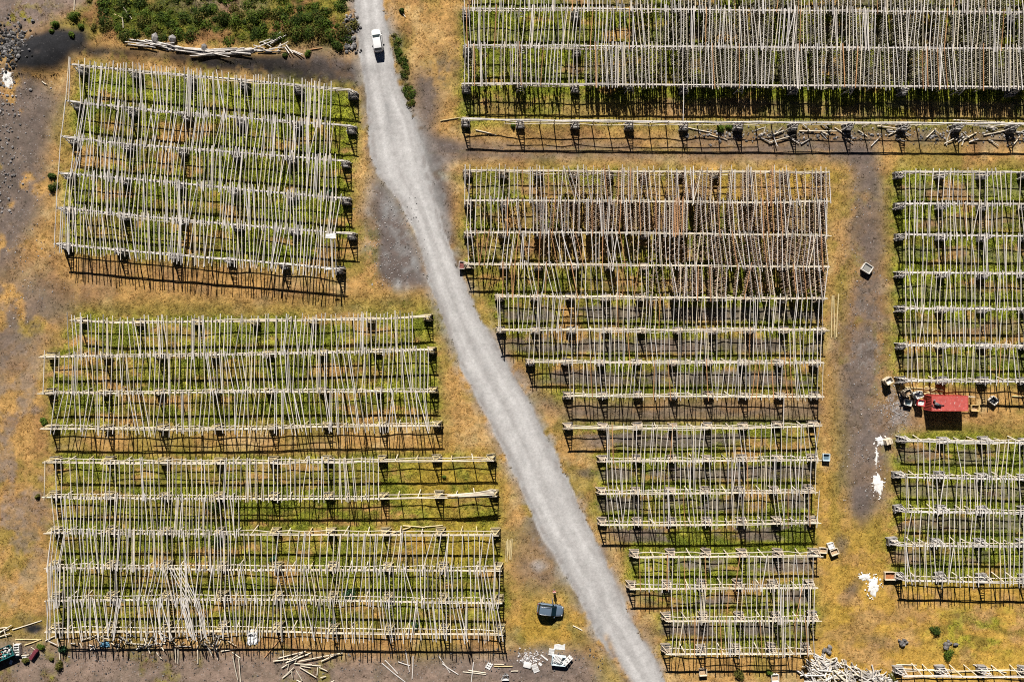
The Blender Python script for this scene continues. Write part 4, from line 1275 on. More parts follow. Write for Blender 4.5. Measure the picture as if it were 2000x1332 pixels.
for q in [(1228, 247, 8, 'small green shrub by the third stone crate of the bare upper rack row', GRN), (1407, 251, 12, 'larger left bush of the pair under the bare upper rack row', GRN),
          (1424, 250, 8, 'smaller right bush of the pair under the bare upper rack row', GRN), (1003, 247, 8, 'small shrub left of the second crate of the bare upper row', GRN),
          (1620, 248, 9, 'shrub among the broken timber under the bare upper row', OLV), (426, 1054, 21, 'big dark shrub under the third row of the lower left block', DGR),
          (125, 1266, 12, 'shrub at the bottom left corner of the lower left racks', BLU), (80, 1262, 9, 'round bright green shrub by the red box near the lower left corner', GRN),
          (682, 1158, 17, 'blue green bush under the lower left racks near their middle', BLU), (84, 825, 10, 'green shrub at the left end of the middle left racks', GRN),
          (420, 986, 22, 'dark bush under the second row of the lower left block', DGR), (645, 377, 10, 'blue green shrub at the right side of the upper left racks', BLU),
          (106, 366, 13, 'dark green shrub on the left side of the upper left racks', DGR), (101, 344, 9, 'small dark shrub just above the larger one left of the upper left racks', DGR),
          (75, 968, 8, 'low olive shrub at the left end of the lower left racks', OLV), (810, 1223, 10, 'green shrub behind the bottom row of the lower left racks, right part', BLU),
          (651, 1217, 8, 'small shrub behind the bottom row of the lower left racks, middle', BLU), (532, 1092, 10, 'blue green shrub under the lower left racks, fourth row', BLU),
          (1745, 925, 8, 'small bush at the left end of the lower right edge racks', GRN), (148, 36, 14, 'bright green bush on the edge of the black sand heap', GRN),
          (113, 50, 12, 'bright bush left above the black sand heap', GRN), (144, 70, 9, 'small bright bush beside the black sand heap', GRN), (106, 65, 7, 'lowest small bush on the black sand heap', GRN),
          (161, 53, 8, 'small bush right of the black sand heap', GRN), (786, 22, 7, 'small dark bush right of the road at the top', DGR), (662, 92, 15, 'long dark bush beside the road rubble at the top', DGR),
          (602, 107, 8, 'small shrub right of the splayed poles', GRN), (560, 110, 6, 'tiny shrub under the splayed poles', DGR), (868, 930, 5, 'tiny bright weed between the bare rows of the lower left block', GRN),
          (1500, 1312, 9, 'weedy bush left of the bottom tub', GRN), (1440, 1316, 14, 'brown green bush below the lower centre racks', OLV), (1740, 1322, 10, 'rusty shrub between the log heap and the broken rack', OLV),
          (1852, 1278, 13, 'bright green patch of shrub below the right rock cluster', GRN), (1825, 1232, 12, 'low dark green shrub on the bottom right meadow', DGR),
          (40, 1272, 5, 'tiny olive weed by the pale crate', OLV), (118, 1298, 13, 'olive shrub low on the grit near the lower left corner', OLV), (50, 1290, 8, 'olive weed below the red box', OLV), (101, 1286, 6, 'small olive weed right of the red box', OLV)]:
    shrub(*q[:4], q[4], None, 420)
# the scrub on the slope, one mass
m = MB()
for k in range(330):
    x, y = random.uniform(172, 700), random.uniform(-14, 100)
    dens = .5 + .5 * math.sin(x * .021 + 1.3) * math.cos(y * .06 + x * .006)
    ylim = np.interp(x, [172, 250, 330, 500, 600, 690], [72, 84, 84, 84, 74, 96])
    if y > ylim or random.random() > .35 + .6 * dens or (640 < x and y < 30 and random.random() < .4):
        continue
    r = random.uniform(.45, 1.25)
    p = G(x, y)
    cols = random.choice((GRN, DGR, DGR, GRN, OLV))
    leaf_ball(m, (p.x, p.y, p.z - .05), r, r * random.uniform(.5, .9), int(150 * r), cols, .16)
tag(m.build('scrub', M_LEAF), 'dense green scrub covering the slope left of the road at the top', None, None, 'stuff')
m = MB()
for k in range(46):
    y = random.uniform(70, 205)
    x = np.interp(y, [70, 120, 205], [771, 783, 802]) + random.uniform(-5, 9)
    p = G(x, y); r = random.uniform(.3, .7)
    leaf_ball(m, (p.x, p.y, p.z - .05), r, r * .7, int(130 * r), random.choice((DGR, GRN, OLV)), .14)
tag(m.build('verge_weeds', M_LEAF), 'green weeds along the right verge of the road', None, None, 'stuff')

# ================================================================== WHITE SPILLS
def spill(label, blobs, h=.10):
    m = MB()
    cx, cy = blobs[0][0], blobs[0][1]
    blobs = list(blobs)
    for k in range(int(5 + blobs[0][3])):
        an, q_ = random.uniform(0, 6.28), random.uniform(.85, 1.5)
        blobs.append((cx + math.cos(an) * blobs[0][2] * q_, cy + math.sin(an) * blobs[0][3] * q_, random.uniform(.6, 2.2), random.uniform(.6, 2.2)))
    o0 = G(cx, cy)
    o0.z = 0
    for (bx, by, rx_, ry_) in blobs:
        n, R = (40, 7) if rx_ > 3 else (12, 3)
        ph = [random.uniform(0, 6.28) for _ in range(6)]
        V = []
        for i in range(R + 1):
            f = i / R
            for j in range(n):
                a = 2 * math.pi * j / n
                w = 1 + .16 * math.sin(2 * a + ph[0]) + .12 * math.sin(5 * a + ph[1]) + .10 * math.sin(9 * a + ph[2]) + .07 * math.sin(14 * a + ph[3])
                qx, qy = bx + rx_ * w * f * math.cos(a), by + ry_ * w * f * math.sin(a)
                p = G(qx, qy)
                z = h * (1 - f) ** .6 * (1 + random.uniform(-.4, .4)) + .012 - (.05 if i == R else 0)
                V.append((p.x - o0.x, p.y - o0.y, p.z + z))
        F = []
        for i in range(R):
            for j in range(n):
                F.append((i * n + j, i * n + (j + 1) % n, (i + 1) * n + (j + 1) % n, (i + 1) * n + j)[::-1])
        m.add(V, F, (1, 1, 1), 0, True)
    o = m.build('salt_spill', M_POWDER)
    o.location = o0
    return tag(o, label, 'spill')
spill('white powder spilled beside the overturned pale tub', [(1720, 861, 10, 8)])
spill('long white powder spill on the dark lane below the overturned tub', [(1715, 945, 10, 20)])
spill('thin pale trail of powder between the two upper spills', [(1712, 893, 2.5, 16)], .03)
spill('biggest white powder spill, left of the orange lined tub', [(1706, 1145, 12, 17)], .16)
spill('smaller white spill joined to the upper left of the biggest one', [(1689, 1127, 10, 8)], .12)
spill('white patch on the dark grit at the left edge under the rubble', [(15, 155, 12, 15)], .08)

# ================================================================== TUBS
random.seed(61)
def plastic(name, c, noise=.18):
    return mat(name, .55, color=c, noise=noise, nscale=3.0, spec=.35)
M_TUB = dict(white=plastic('white_plastic', (.72, .69, .64)), cream=plastic('cream_plastic', (.66, .56, .42)), red=plastic('red_plastic', (.55, .06, .06)), orange=plastic('orange_plastic', (.70, .50, .22)),
             blue=plastic('pale_blue_plastic', (.60, .72, .78)), pink=plastic('pinkish_plastic', (.62, .54, .50)), grey=plastic('grey_plastic', (.42, .42, .42)))
M_IN = dict(water=mat('murky_water', .12, color=(.30, .29, .27), spec=.5), fish=mat('fish_waste', .6, color=(.22, .07, .06), noise=.5, nscale=9), dark=mat('dark_sludge', .7, color=(.03, .035, .045), noise=.3, nscale=6),
            tan=mat('dry_scraps', .9, color=(.52, .36, .22), noise=.4, nscale=8), white=mat('white_sacking', .85, color=(.78, .76, .74), noise=.25, nscale=4), orange=mat('rusty_scraps', .9, color=(.42, .17, .07), noise=.3, nscale=5),
            blue=mat('blue_grey_water', .15, color=(.13, .20, .25), spec=.5))
def tub(px, py, ztop, rot, colour, inside, label, lx=1.2, ly=1.0, hh=.74, level=.45, group=None, flip=False):
    k = A(px, py, ztop)
    z0 = ztop - hh
    root = thing('fish_tub', label, 'tub', (k.x, k.y, z0), math.radians(rot), group)
    m = MB()
    t = .07
    def ring(hx, hy, z, b):
        out = []
        for (sx, sy, a0) in ((1, 1, 0), (-1, 1, 90), (-1, -1, 180), (1, -1, 270)):
            for i in range(4):
                a = math.radians(a0 + 30 * i)
                out.append((sx * (hx - b) + math.cos(a) * b, sy * (hy - b) + math.sin(a) * b, z))
        return out
    X_, Y_ = lx / 2, ly / 2
    zf = .12
    if not flip:
        rings = [ring(X_ - .07, Y_ - .07, zf, .09), ring(X_ - .05, Y_ - .05, zf + .02, .1), ring(X_ - .02, Y_ - .02, hh - .12, .1), ring(X_ + .02, Y_ + .02, hh - .10, .11), ring(X_ + .02, Y_ + .02, hh - .01, .11),
                 ring(X_, Y_, hh, .1), ring(X_ - t, Y_ - t, hh, .09), ring(X_ - t - .02, Y_ - t - .02, hh - .03, .09), ring(X_ - t - .05, Y_ - t - .05, zf + .08, .08)]
    else:
        rings = [ring(X_ + .02, Y_ + .02, 0, .11), ring(X_ + .02, Y_ + .02, .10, .11), ring(X_ - .02, Y_ - .02, .12, .1), ring(X_ - .05, Y_ - .05, hh - .16, .1), ring(X_ - .07, Y_ - .07, hh - .12, .09)]
    V, F = [], []
    n = len(rings[0])
    for r_ in rings:
        V += r_
    for i in range(len(rings) - 1):
        for j in range(n):
            F.append((i * n + j, i * n + (j + 1) % n, (i + 1) * n + (j + 1) % n, (i + 1) * n + j))
    F.append(tuple(range(n - 1, -1, -1)))
    F.append(tuple((len(rings) - 1) * n + j for j in range(n)))
    m.add(V, F)
    m.build('shell', M_TUB[colour], root)
    for s_ in (-1, 0, 1):
        f = MB()
        f.box((s_ * (X_ - .16), 0, .06 if not flip else hh - .06), (.16, ly - .2, .13))
        f.build('foot', M_TUB[colour], root)
    if inside and not flip:
        c = MB()
        nx_, ny_ = 9, 8
        VV, FF = [], []
        for i in range(nx_):
            for j in range(ny_):
                e = .05 if i in (0, nx_ - 1) or j in (0, ny_ - 1) else 0
                VV.append(((i / (nx_ - 1) - .5) * (lx - .22), (j / (ny_ - 1) - .5) * (ly - .22), hh * level + (random.uniform(-.05, .08) if inside not in ('water', 'blue') else 0) - e * .5))
        for i in range(nx_ - 1):
            for j in range(ny_ - 1):
                FF.append((i * ny_ + j, (i + 1) * ny_ + j, (i + 1) * ny_ + j + 1, i * ny_ + j + 1))
        c.add(VV, FF, (1, 1, 1), 0, True)
        c.build('contents', M_IN[inside], root)
    return root
def stack(px, py, rot, c1, c2, inside, lab_top, lab_bot, **kw):
    k = A(px, py, 1.5)
    g = (1000 + k.x / (S * (H - .76) / H), 666 - k.y / (S * (H - .76) / H))
    tub(g[0], g[1], .76, rot + 2, c2, None, lab_bot, **kw)
    tub(px, py, 1.50, rot, c1, inside, lab_top, **kw)
stack(1737.5, 744, 32, 'cream', 'cream', 'white', 'pale tub on top of the leftmost stack beside the right edge racks', 'lower pale tub of the leftmost stack beside the right edge racks')
stack(1774.5, 767, 30, 'cream', 'cream', 'tan', 'cream tub with tan scraps on top of its stack left of the container', 'cream tub under the one with tan scraps left of the container')
stack(1796, 771.5, 22, 'white', 'white', 'white', 'white lined tub on top, touching the upper left corner of the red container', 'lower white tub touching the upper left corner of the red container', level=.7)
tub(1774.5, 786, .76, -14, 'white', 'blue', 'single white tub with grey water below the cream stack', level=.5)
stack(1800, 787, -6, 'red', 'white', 'white', 'bright red tub beside the end of the red container', 'white tub underneath the bright red tub', level=.7)
tub(1905.5, 797, .76, -2, 'orange', 'tan', 'orange yellow tub at the right end of the red container', lx=1.3, ly=1.05)
tub(1942, 782.5, .76, -38, 'white', 'dark', 'tilted white rimmed tub with dark inside right of the container', lx=1.25, ly=1.15)
tub(1737.5, 863, .95, 16, 'cream', None, 'overturned pale tub beside the white powder spill', flip=True, hh=.95)
tub(1614.5, 893, .76, -2, 'blue', 'blue', 'pale blue tub by the right side of the lower centre racks', lx=1.15, ly=1.2, level=.55)
tub(1608.5, 1075, .76, -4, 'cream', 'tan', 'left tub of the three cream tubs beside the lower centre racks', lx=1.25, ly=.95, level=.6)
tub(1623.5, 1066, .76, 18, 'white', 'white', 'top tub of the three cream tubs beside the lower centre racks', lx=1.0, ly=1.0, level=.8)
tub(1630.5, 1078, .76, 22, 'cream', 'tan', 'right tub of the three cream tubs beside the lower centre racks', lx=1.3, ly=1.0, level=.6)
tub(1739, 1125, .76, 0, 'cream', 'orange', 'wide cream tub with orange inside by the lower right racks', lx=1.72, ly=1.35, level=.5)
tub(1694.5, 524, .80, -32, 'white', 'water', 'white tub standing alone in the middle of the aisle', lx=1.55, ly=1.35, level=.75, hh=.8)
tub(902.5, 518, .80, -3, 'pink', 'fish', 'pinkish tub of red fish waste at the left end of the upper centre racks', lx=1.05, ly=1.25, level=.7)
tub(1514.5, 1324, .76, 2, 'white', 'tan', 'white rimmed tub of brown scraps at the bottom edge', lx=1.2, ly=1.2, level=.6)
tub(1373.5, 1313, .76, 4, 'cream', 'tan', 'cream tub below the last row of the lower centre racks', lx=1.25, ly=1.2, level=.6)

# ================================================================== CONTAINER
M_RED = mat('faded_red_paint', .7, color=(.46, .07, .055), noise=.35, nscale=1.6, spec=.25)
def spotted_red():
    m_ = mat('faded_red_roof', .75, color=(.50, .10, .085), noise=.30, nscale=1.4, spec=.2)
    nt = m_.node_tree
    N, L = nt.nodes, nt.links
    b = N['Principled BSDF']
    src = b.inputs['Base Color'].links[0].from_socket
    tc = N.new('ShaderNodeTexCoord')
    nz = N.new('ShaderNodeTexNoise'); nz.inputs['Scale'].default_value = 3.4; nz.inputs['Detail'].default_value = 5; nz.inputs['Roughness'].default_value = .7
    L.new(tc.outputs['Object'], nz.inputs['Vector'])
    mr = N.new('ShaderNodeMapRange'); mr.inputs[1].default_value = .60; mr.inputs[2].default_value = .68
    L.new(nz.outputs[0], mr.inputs[0])
    mx = N.new('ShaderNodeMix'); mx.data_type = 'RGBA'
    L.new(mr.outputs[0], mx.inputs['Factor']); L.new(src, mx.inputs['A']); mx.inputs['B'].default_value = (.62, .50, .46, 1)
    L.new(mx.outputs['Result'], b.inputs['Base Color'])
    return m_
M_REDROOF = spotted_red()
M_STEEL = mat('dull_steel', .5, color=(.30, .30, .31), noise=.3, nscale=5, metal=.6)
M_DARK = mat('dark_metal', .5, color=(.035, .04, .045), noise=.3, nscale=6, spec=.4)
cc = A(1855.5, 788, 2.6)
ct = thing('shipping_container', 'faded red shipping container standing between the right edge racks', 'container', (cc.x, cc.y, 0), 0)
CL, CW, CH = 5.9, 2.46, 2.6
def corrugated(length, height, out, axis, sgn):
    """a trapezoid-ribbed wall of real thickness; axis 0: wall runs along x at y=sgn*out, axis 1: along y at x=sgn*out"""
    m = MB()
    u_ = -length / 2 + .1
    prof = []
    p_ = .26
    while u_ < length / 2 - .1:
        for (du, dd) in ((0, 0), (.08, 0), (.13, .05), (.21, .05)):
            if u_ + du < length / 2 - .1:
                prof.append((u_ + du, dd))
        u_ += p_
    prof.append((length / 2 - .1, 0))
    V, F = [], []
    for z in (.16, height - .12):
        for q in (0, 1):
            for (a, d) in prof:
                o_ = sgn * (out - .02 - d - q * .04)
                V.append((a, o_, z) if axis == 0 else (o_, a, z))
    n = len(prof)
    for j in range(n - 1):
        F += [(j, j + 1, 2 * n + j + 1, 2 * n + j), (n + j + 1, n + j, 3 * n + j, 3 * n + j + 1), (j + 1, j, n + j, n + j + 1), (2 * n + j, 2 * n + j + 1, 3 * n + j + 1, 3 * n + j)]
    F += [(0, 2 * n, 3 * n, n), (n - 1, 2 * n - 1, 4 * n - 1, 3 * n - 1)]
    m.add(V, F)
    return m
for sg in (-1, 1):
    corrugated(CL, CH, CW / 2, 0, sg).build('side_wall', M_RED, ct)
corrugated(CW, CH, CL / 2, 1, -1).build('end_wall', M_RED, ct)
fr_ = MB()
for sx in (-1, 1):
    for sy in (-1, 1):
        fr_.box((sx * (CL / 2 - .06), sy * (CW / 2 - .06), CH / 2), (.13, .13, CH - .01))
for sy in (-1, 1):
    for z in (.09, CH - .07):
        fr_.box((0, sy * (CW / 2 - .05), z), (CL - .24, .10, .13))
for sx in (-1, 1):
    for z in (.09, CH - .07):
        fr_.box((sx * (CL / 2 - .05), 0, z), (.10, CW - .24, .13))
fr_.build('frame', M_RED, ct)
rf = MB()
V, F = [], []
nrx = 60
for i in range(nrx + 1):
    x = -CL / 2 + .1 + (CL - .2) * i / nrx
    for j, y in enumerate((-CW / 2 + .1, -.6, 0, .6, CW / 2 - .1)):
        V.append((x, y, CH - .015 + (.010 if i % 2 else 0) + random.uniform(-.004, .004) - (.012 if j in (1, 2, 3) else 0)))
for i in range(nrx):
    for j in range(4):
        F.append((i * 5 + j, (i + 1) * 5 + j, (i + 1) * 5 + j + 1, i * 5 + j + 1))
rf.add(V, F)
rf.build('roof', M_REDROOF, ct)
for sg in (-1, 1):
    d = MB(); d.box((CL / 2 - .07, sg * (CW / 4 - .03), CH / 2), (.05, CW / 2 - .2, CH - .3))
    do = d.build('door', M_RED, ct)
    l_ = MB(); l_.tube([(CL / 2 - .02, sg * .25, .3), (CL / 2 - .02, sg * .25, CH - .3)], .02, 6); l_.tube([(CL / 2 - .02, sg * .25, 1.1), (CL / 2 + .01, sg * .6, 1.08)], .018, 6)
    l_.build('lock_rod', M_STEEL, do)
# the machine left lying on the roof
p = A(1829.5, 789, 2.8)
mc = thing('winch_engine', 'greasy dark winch engine lying on the container roof', 'machine', (p.x, p.y, CH), math.radians(-24))
m = MB(); m.box((0, 0, .22), (.62, .42, .40), 0, (1, 1, 1), 0, None, .06); m.box((.02, .02, .46), (.34, .26, .14), .3)
m.build('engine_block', M_STEEL, mc)
m = MB(); m.tube([(.3, 0, .2), (.75, .06, .18)], [.19, .17], 12); m.build('drum', M_DARK, mc)
m = MB(); m.tube([(-.3, .1, .2), (-.5, .28, .22), (-.62, .42, .3)], [.09, .12, .17], 8); m.build('exhaust', M_STEEL, mc)
m = MB(); m.tube([(-.35, -.3, .06), (-.6, -.5, .06), (-.2, -.62, .06), (.1, -.55, .06)], .04, 6); m.build('hose', M_DARK, mc)
m = MB(); m.tube([(.7, .06, .18), (1.15, .3, .08), (1.3, .28, .06)], [.05, .05, .05], 6); m.build('shaft', M_DARK, mc)
q = A(1897, 774.8, 2.2)
o = MB().box((0, 0, 0), (1.25, .12, .10), 0, PALE).build('plank', M_WOOD)
o.location = (q.x, q.y, 2.2)
m = MB()
tag(o, 'short plank stuck out at the upper right corner of the container', 'plank')
pp = MB().tube([(0, 0, 0), (0, 0, 2.16)], .06, 6, PALE).build('post', M_WOOD)
pp.location = (q.x + .45, q.y, -.02)
tag(pp, 'thin post holding up the plank at the container corner', 'post')

# ================================================================== CARS
M_GLASS = mat('car_glass', .08, color=(.006, .02, .028), spec=.5)
M_TYRE = mat('tyre_rubber', .85, color=(.015, .015, .016))
M_RIM = mat('alloy_rim', .35, color=(.5, .5, .52), metal=.8)
M_LAMP = mat('lamp_glass', .15, color=(.75, .75, .72), spec=.6)
M_TAIL = mat('tail_lamp', .2, color=(.4, .01, .01), spec=.5)
M_TRIM = mat('black_trim', .5, color=(.02, .02, .022))
M_SEAT = mat('seat_cloth', .9, color=(.04, .04, .045))
def car(px, py, rz, L, Wd, Ht, paint, label, door_open=False, rails=False):
    g = G(px, py)
    root = thing('car', label, 'car', (g.x, g.y, g.z - .01), rz)
    w = Wd / 2
    zb, belt = .26, Ht * .60
    st = [(-.5, .58, .52), (-.492, .74, .74), (-.47, .86, .93), (-.42, .95, .99), (-.34, .99, 1.0), (-.2, 1, 1.0), (.05, 1, 1.0), (.18, 1, .985), (.26, .985, .95), (.34, .955, .91), (.41, .89, .85), (.46, .78, .76), (.488, .62, .62), (.50, .42, .5)]
    V, F = [], []
    n = 0
    for (fx, fw, fz) in st:
        W_, zt = w * fw, belt * fz
        half = [(W_ * .86, zb), (W_ * .97, zb + .10), (W_, zb + .24), (W_ * .995, zb + (zt - zb) * .68), (W_ * .96, zt - .07), (W_ * .88, zt - .012), (W_ * .5, zt + .012), (0, zt + .02)]
        ring = half + [(-y, z) for (y, z) in half[-2::-1]]
        n = len(ring)
        V += [(fx * L, y, z) for (y, z) in ring]
    for i in range(len(st) - 1):
        for j in range(n - 1):
            F.append((i * n + j, (i + 1) * n + j, (i + 1) * n + j + 1, i * n + j + 1))
        F.append((i * n + n - 1, (i + 1) * n + n - 1, (i + 1) * n, i * n))
    F.append(tuple(range(n)))
    F.append(tuple((len(st) - 1) * n + j for j in range(n - 1, -1, -1)))
    b = MB().add(V, F, (1, 1, 1), 0, True)
    b.build('body', paint, root)
    # cabin: lower outline at the belt, upper at the roof
    xr0, xf0, xr1, xf1 = -.465 * L, .225 * L, -.405 * L, .03 * L
    wb, wr = w * .90, w * .72
    zr = Ht
    lo = [(xr0, -wb), (xf0, -wb * .96), (xf0, wb * .96), (xr0, wb)]
    hi = [(xr1, -wr), (xf1, -wr), (xf1, wr), (xr1, wr)]
    c = MB()
    c.add([(x, y, belt - .06) for x, y in lo] + [(x, y, zr - .05) for x, y in hi], [(3, 2, 1, 0), (4, 5, 6, 7), (0, 1, 5, 4), (1, 2, 6, 5), (2, 3, 7, 6), (3, 0, 4, 7)])
    c.build('cabin', M_TRIM if paint is M_DARKCAR else paint, root)
    r_ = MB()
    nx_, ny_ = 8, 7
    V, F = [], []
    for i in range(nx_):
        for j in range(ny_):
            a, q_ = i / (nx_ - 1), j / (ny_ - 1) * 2 - 1
            x = (xr1 - .05) + (xf1 - xr1 + .06) * a
            e = (1 - (2 * a - 1) ** 6 * .6) * (1 - abs(q_) ** 5 * .6)
            V.append((x, q_ * (wr + .02), zr - .055 + .07 * e))
    for i in range(nx_ - 1):
        for j in range(ny_ - 1):
            F.append((i * ny_ + j, (i + 1) * ny_ + j, (i + 1) * ny_ + j + 1, i * ny_ + j + 1))
    r_.add(V, F, (1, 1, 1), 0, True)
    ro = r_.build('roof', paint, root)
    if rails:
        for s_ in (-1, 1):
            q = MB(); q.tube([(xr1 + .1, s_ * (wr - .04), zr + .02), (xr1 + .25, s_ * (wr - .04), zr + .07), (xf1 - .25, s_ * (wr - .04), zr + .07), (xf1 - .1, s_ * (wr - .04), zr + .02)], .028, 6)
            q.build('roof_rail', M_RIM, ro)
    def pane(name, A_, B_, C_, D_, shrink=.90, off=.014):
        P_ = [Vector(q) for q in (A_, B_, C_, D_)]
        ce = sum(P_, Vector()) / 4
        nn = (P_[1] - P_[0]).cross(P_[3] - P_[0]).normalized()
        if nn.dot(ce - Vector((ce.x * .3, 0, .8))) < 0:
            nn = -nn
        q = [ce + (v - ce) * shrink for v in P_]
        m_ = MB().add([v + nn * off for v in q] + [v - nn * .012 for v in q], [(0, 1, 2, 3), (7, 6, 5, 4), (0, 4, 5, 1), (1, 5, 6, 2), (2, 6, 7, 3), (3, 7, 4, 0)])
        return m_.build(name, M_GLASS, root)
    L3 = [Vector((x, y, belt - .0)) for x, y in lo]
    H3 = [Vector((x, y, zr - .06)) for x, y in hi]
    pane('windshield', L3[1], L3[2], H3[2], H3[1], .93)
    pane('rear_window', L3[3], L3[0], H3[0], H3[3], .86)
    for (a, b_) in ((0, 1), (3, 2)):
        for (t0, t1) in ((.04, .32), (.36, .66), (.70, .97)):
            pane('side_window', L3[a].lerp(L3[b_], t0), L3[a].lerp(L3[b_], t1), H3[a].lerp(H3[b_], t1), H3[a].lerp(H3[b_], t0), .92)
    for sx in (-.31, .30):
        for sy in (-1, 1):
            o_ = MB(); o_.tube([(sx * L, sy * (w - .20), .32), (sx * L, sy * (w + .01), .32)], .32, 18)
            wh = o_.build('wheel', M_TYRE, root)
            o_ = MB(); o_.tube([(sx * L, sy * (w - .02), .32), (sx * L, sy * (w + .02), .32)], [.20, .19], 14)
            o_.build('rim', M_RIM, wh)
    for sy in (-1, 1):
        o_ = MB(); o_.box((.445 * L, sy * w * .68, belt * .74), (.16, .24, .11), sy * -.5, (1, 1, 1), 0, None, .04); o_.build('headlight', M_LAMP, root)
        o_ = MB(); o_.box((-.475 * L, sy * w * .74, belt * .80), (.08, .20, .24), sy * .45, (1, 1, 1), 0, None, .03); o_.build('tail_light', M_TAIL, root)
        o_ = MB(); o_.box((.17 * L, sy * (w + .10), belt + .05), (.12, .22, .15), 0, (1, 1, 1), 0, None, .04); o_.build('side_mirror', paint, root)
    o_ = MB(); o_.box((-.497 * L, 0, .42), (.06, Wd * .8, .16), 0, (1, 1, 1), 0, None, .025); o_.build('rear_bumper', M_TRIM, root)
    o_ = MB(); o_.box((-.492 * L, 0, .62), (.05, .46, .11)); o_.build('number_plate', M_LAMP, root)
    if door_open:
        d = MB()
        hx, hy = .10 * L, w
        V0 = [(0, 0, .34), (-1.0, 0, .34), (-1.05, 0, belt * .98), (-.9, -.10, zr - .12), (-.28, -.10, zr - .14), (0, 0, belt * .96)]
        V = [(x, y + .035, z) for x, y, z in V0] + [(x, y - .035, z) for x, y, z in V0]
        F = [(0, 1, 2, 5), (11, 8, 7, 6)]
        F += [(2, 3, 4, 5), (11, 10, 9, 8)] + [(i, 6 + i, 6 + (i + 1) % 6, (i + 1) % 6) for i in range(6)]
        d.add(V, F)
        do_ = d.build('door', paint, root)
        do_.location = (hx, hy + .02, 0)
        do_.rotation_euler = (0, 0, math.radians(-68))
        do_['label'] = 'open front door'
        gl = MB().add([(-.98, -.03, belt * 1.0), (-.86, -.11, zr - .16), (-.30, -.11, zr - .18), (-.08, -.03, belt * 1.0), (-.98, -.085, belt * 1.0), (-.86, -.15, zr - .16), (-.30, -.15, zr - .18), (-.08, -.085, belt * 1.0)],
                      [(0, 1, 2, 3), (7, 6, 5, 4), (0, 4, 5, 1), (1, 5, 6, 2), (2, 6, 7, 3), (3, 7, 4, 0)])
        gl.build('door_window', M_GLASS, do_)
    return root
M_WHITECAR = mat('white_car_paint', .25, color=(.80, .80, .80), spec=.5, coat=.6)
M_DARKCAR = mat('blue_grey_car_paint', .3, color=(.15, .21, .29), metal=.25, spec=.5, coat=.4)
car(737.8, 82, math.radians(98.5), 3.75, 1.64, 1.50, M_WHITECAR, 'white hatchback driving up the gravel road at the top')
car(1074.5, 1187.5, math.radians(-7.5), 4.35, 1.86, 1.66, M_DARKCAR, 'dark blue grey estate car parked on the grass with a door open', True, True)

# ================================================================== PERSON beside the dark car
def skin_mesh(verts, edges, radii, root_i=0, sub=1):
    me_ = bpy.data.meshes.new('tmp')
    me_.from_pydata([tuple(v) for v in verts], edges, [])
    ob = bpy.data.objects.new('tmp', me_)
    COL.objects.link(ob)
    ob.modifiers.new('skin', 'SKIN')
    for i, r in enumerate(radii):
        d = me_.skin_vertices[0].data[i]
        d.radius = (r, r) if not hasattr(r, '__len__') else r
        d.use_root = (i == root_i)
    if sub:
        s = ob.modifiers.new('sub', 'SUBSURF'); s.levels = sub; s.render_levels = sub
    dg = bpy.context.evaluated_depsgraph_get()
    out = bpy.data.meshes.new_from_object(ob.evaluated_get(dg))
    bpy.data.objects.remove(ob)
    out.polygons.foreach_set('use_smooth', np.ones(len(out.polygons), dtype=bool))
    return out
M_SKIN = mat('skin', .6, color=(.52, .33, .25))
M_JKT = mat('red_jacket', .8, color=(.45, .10, .09), noise=.2)
M_STRIPE = mat('white_cloth', .8, color=(.75, .73, .72))
M_TRS = mat('dark_trousers', .85, color=(.02, .022, .03), noise=.2)
M_HAIR = mat('hair', .7, color=(.10, .06, .035))
M_SHOE = mat('shoes', .7, color=(.10, .09, .085))
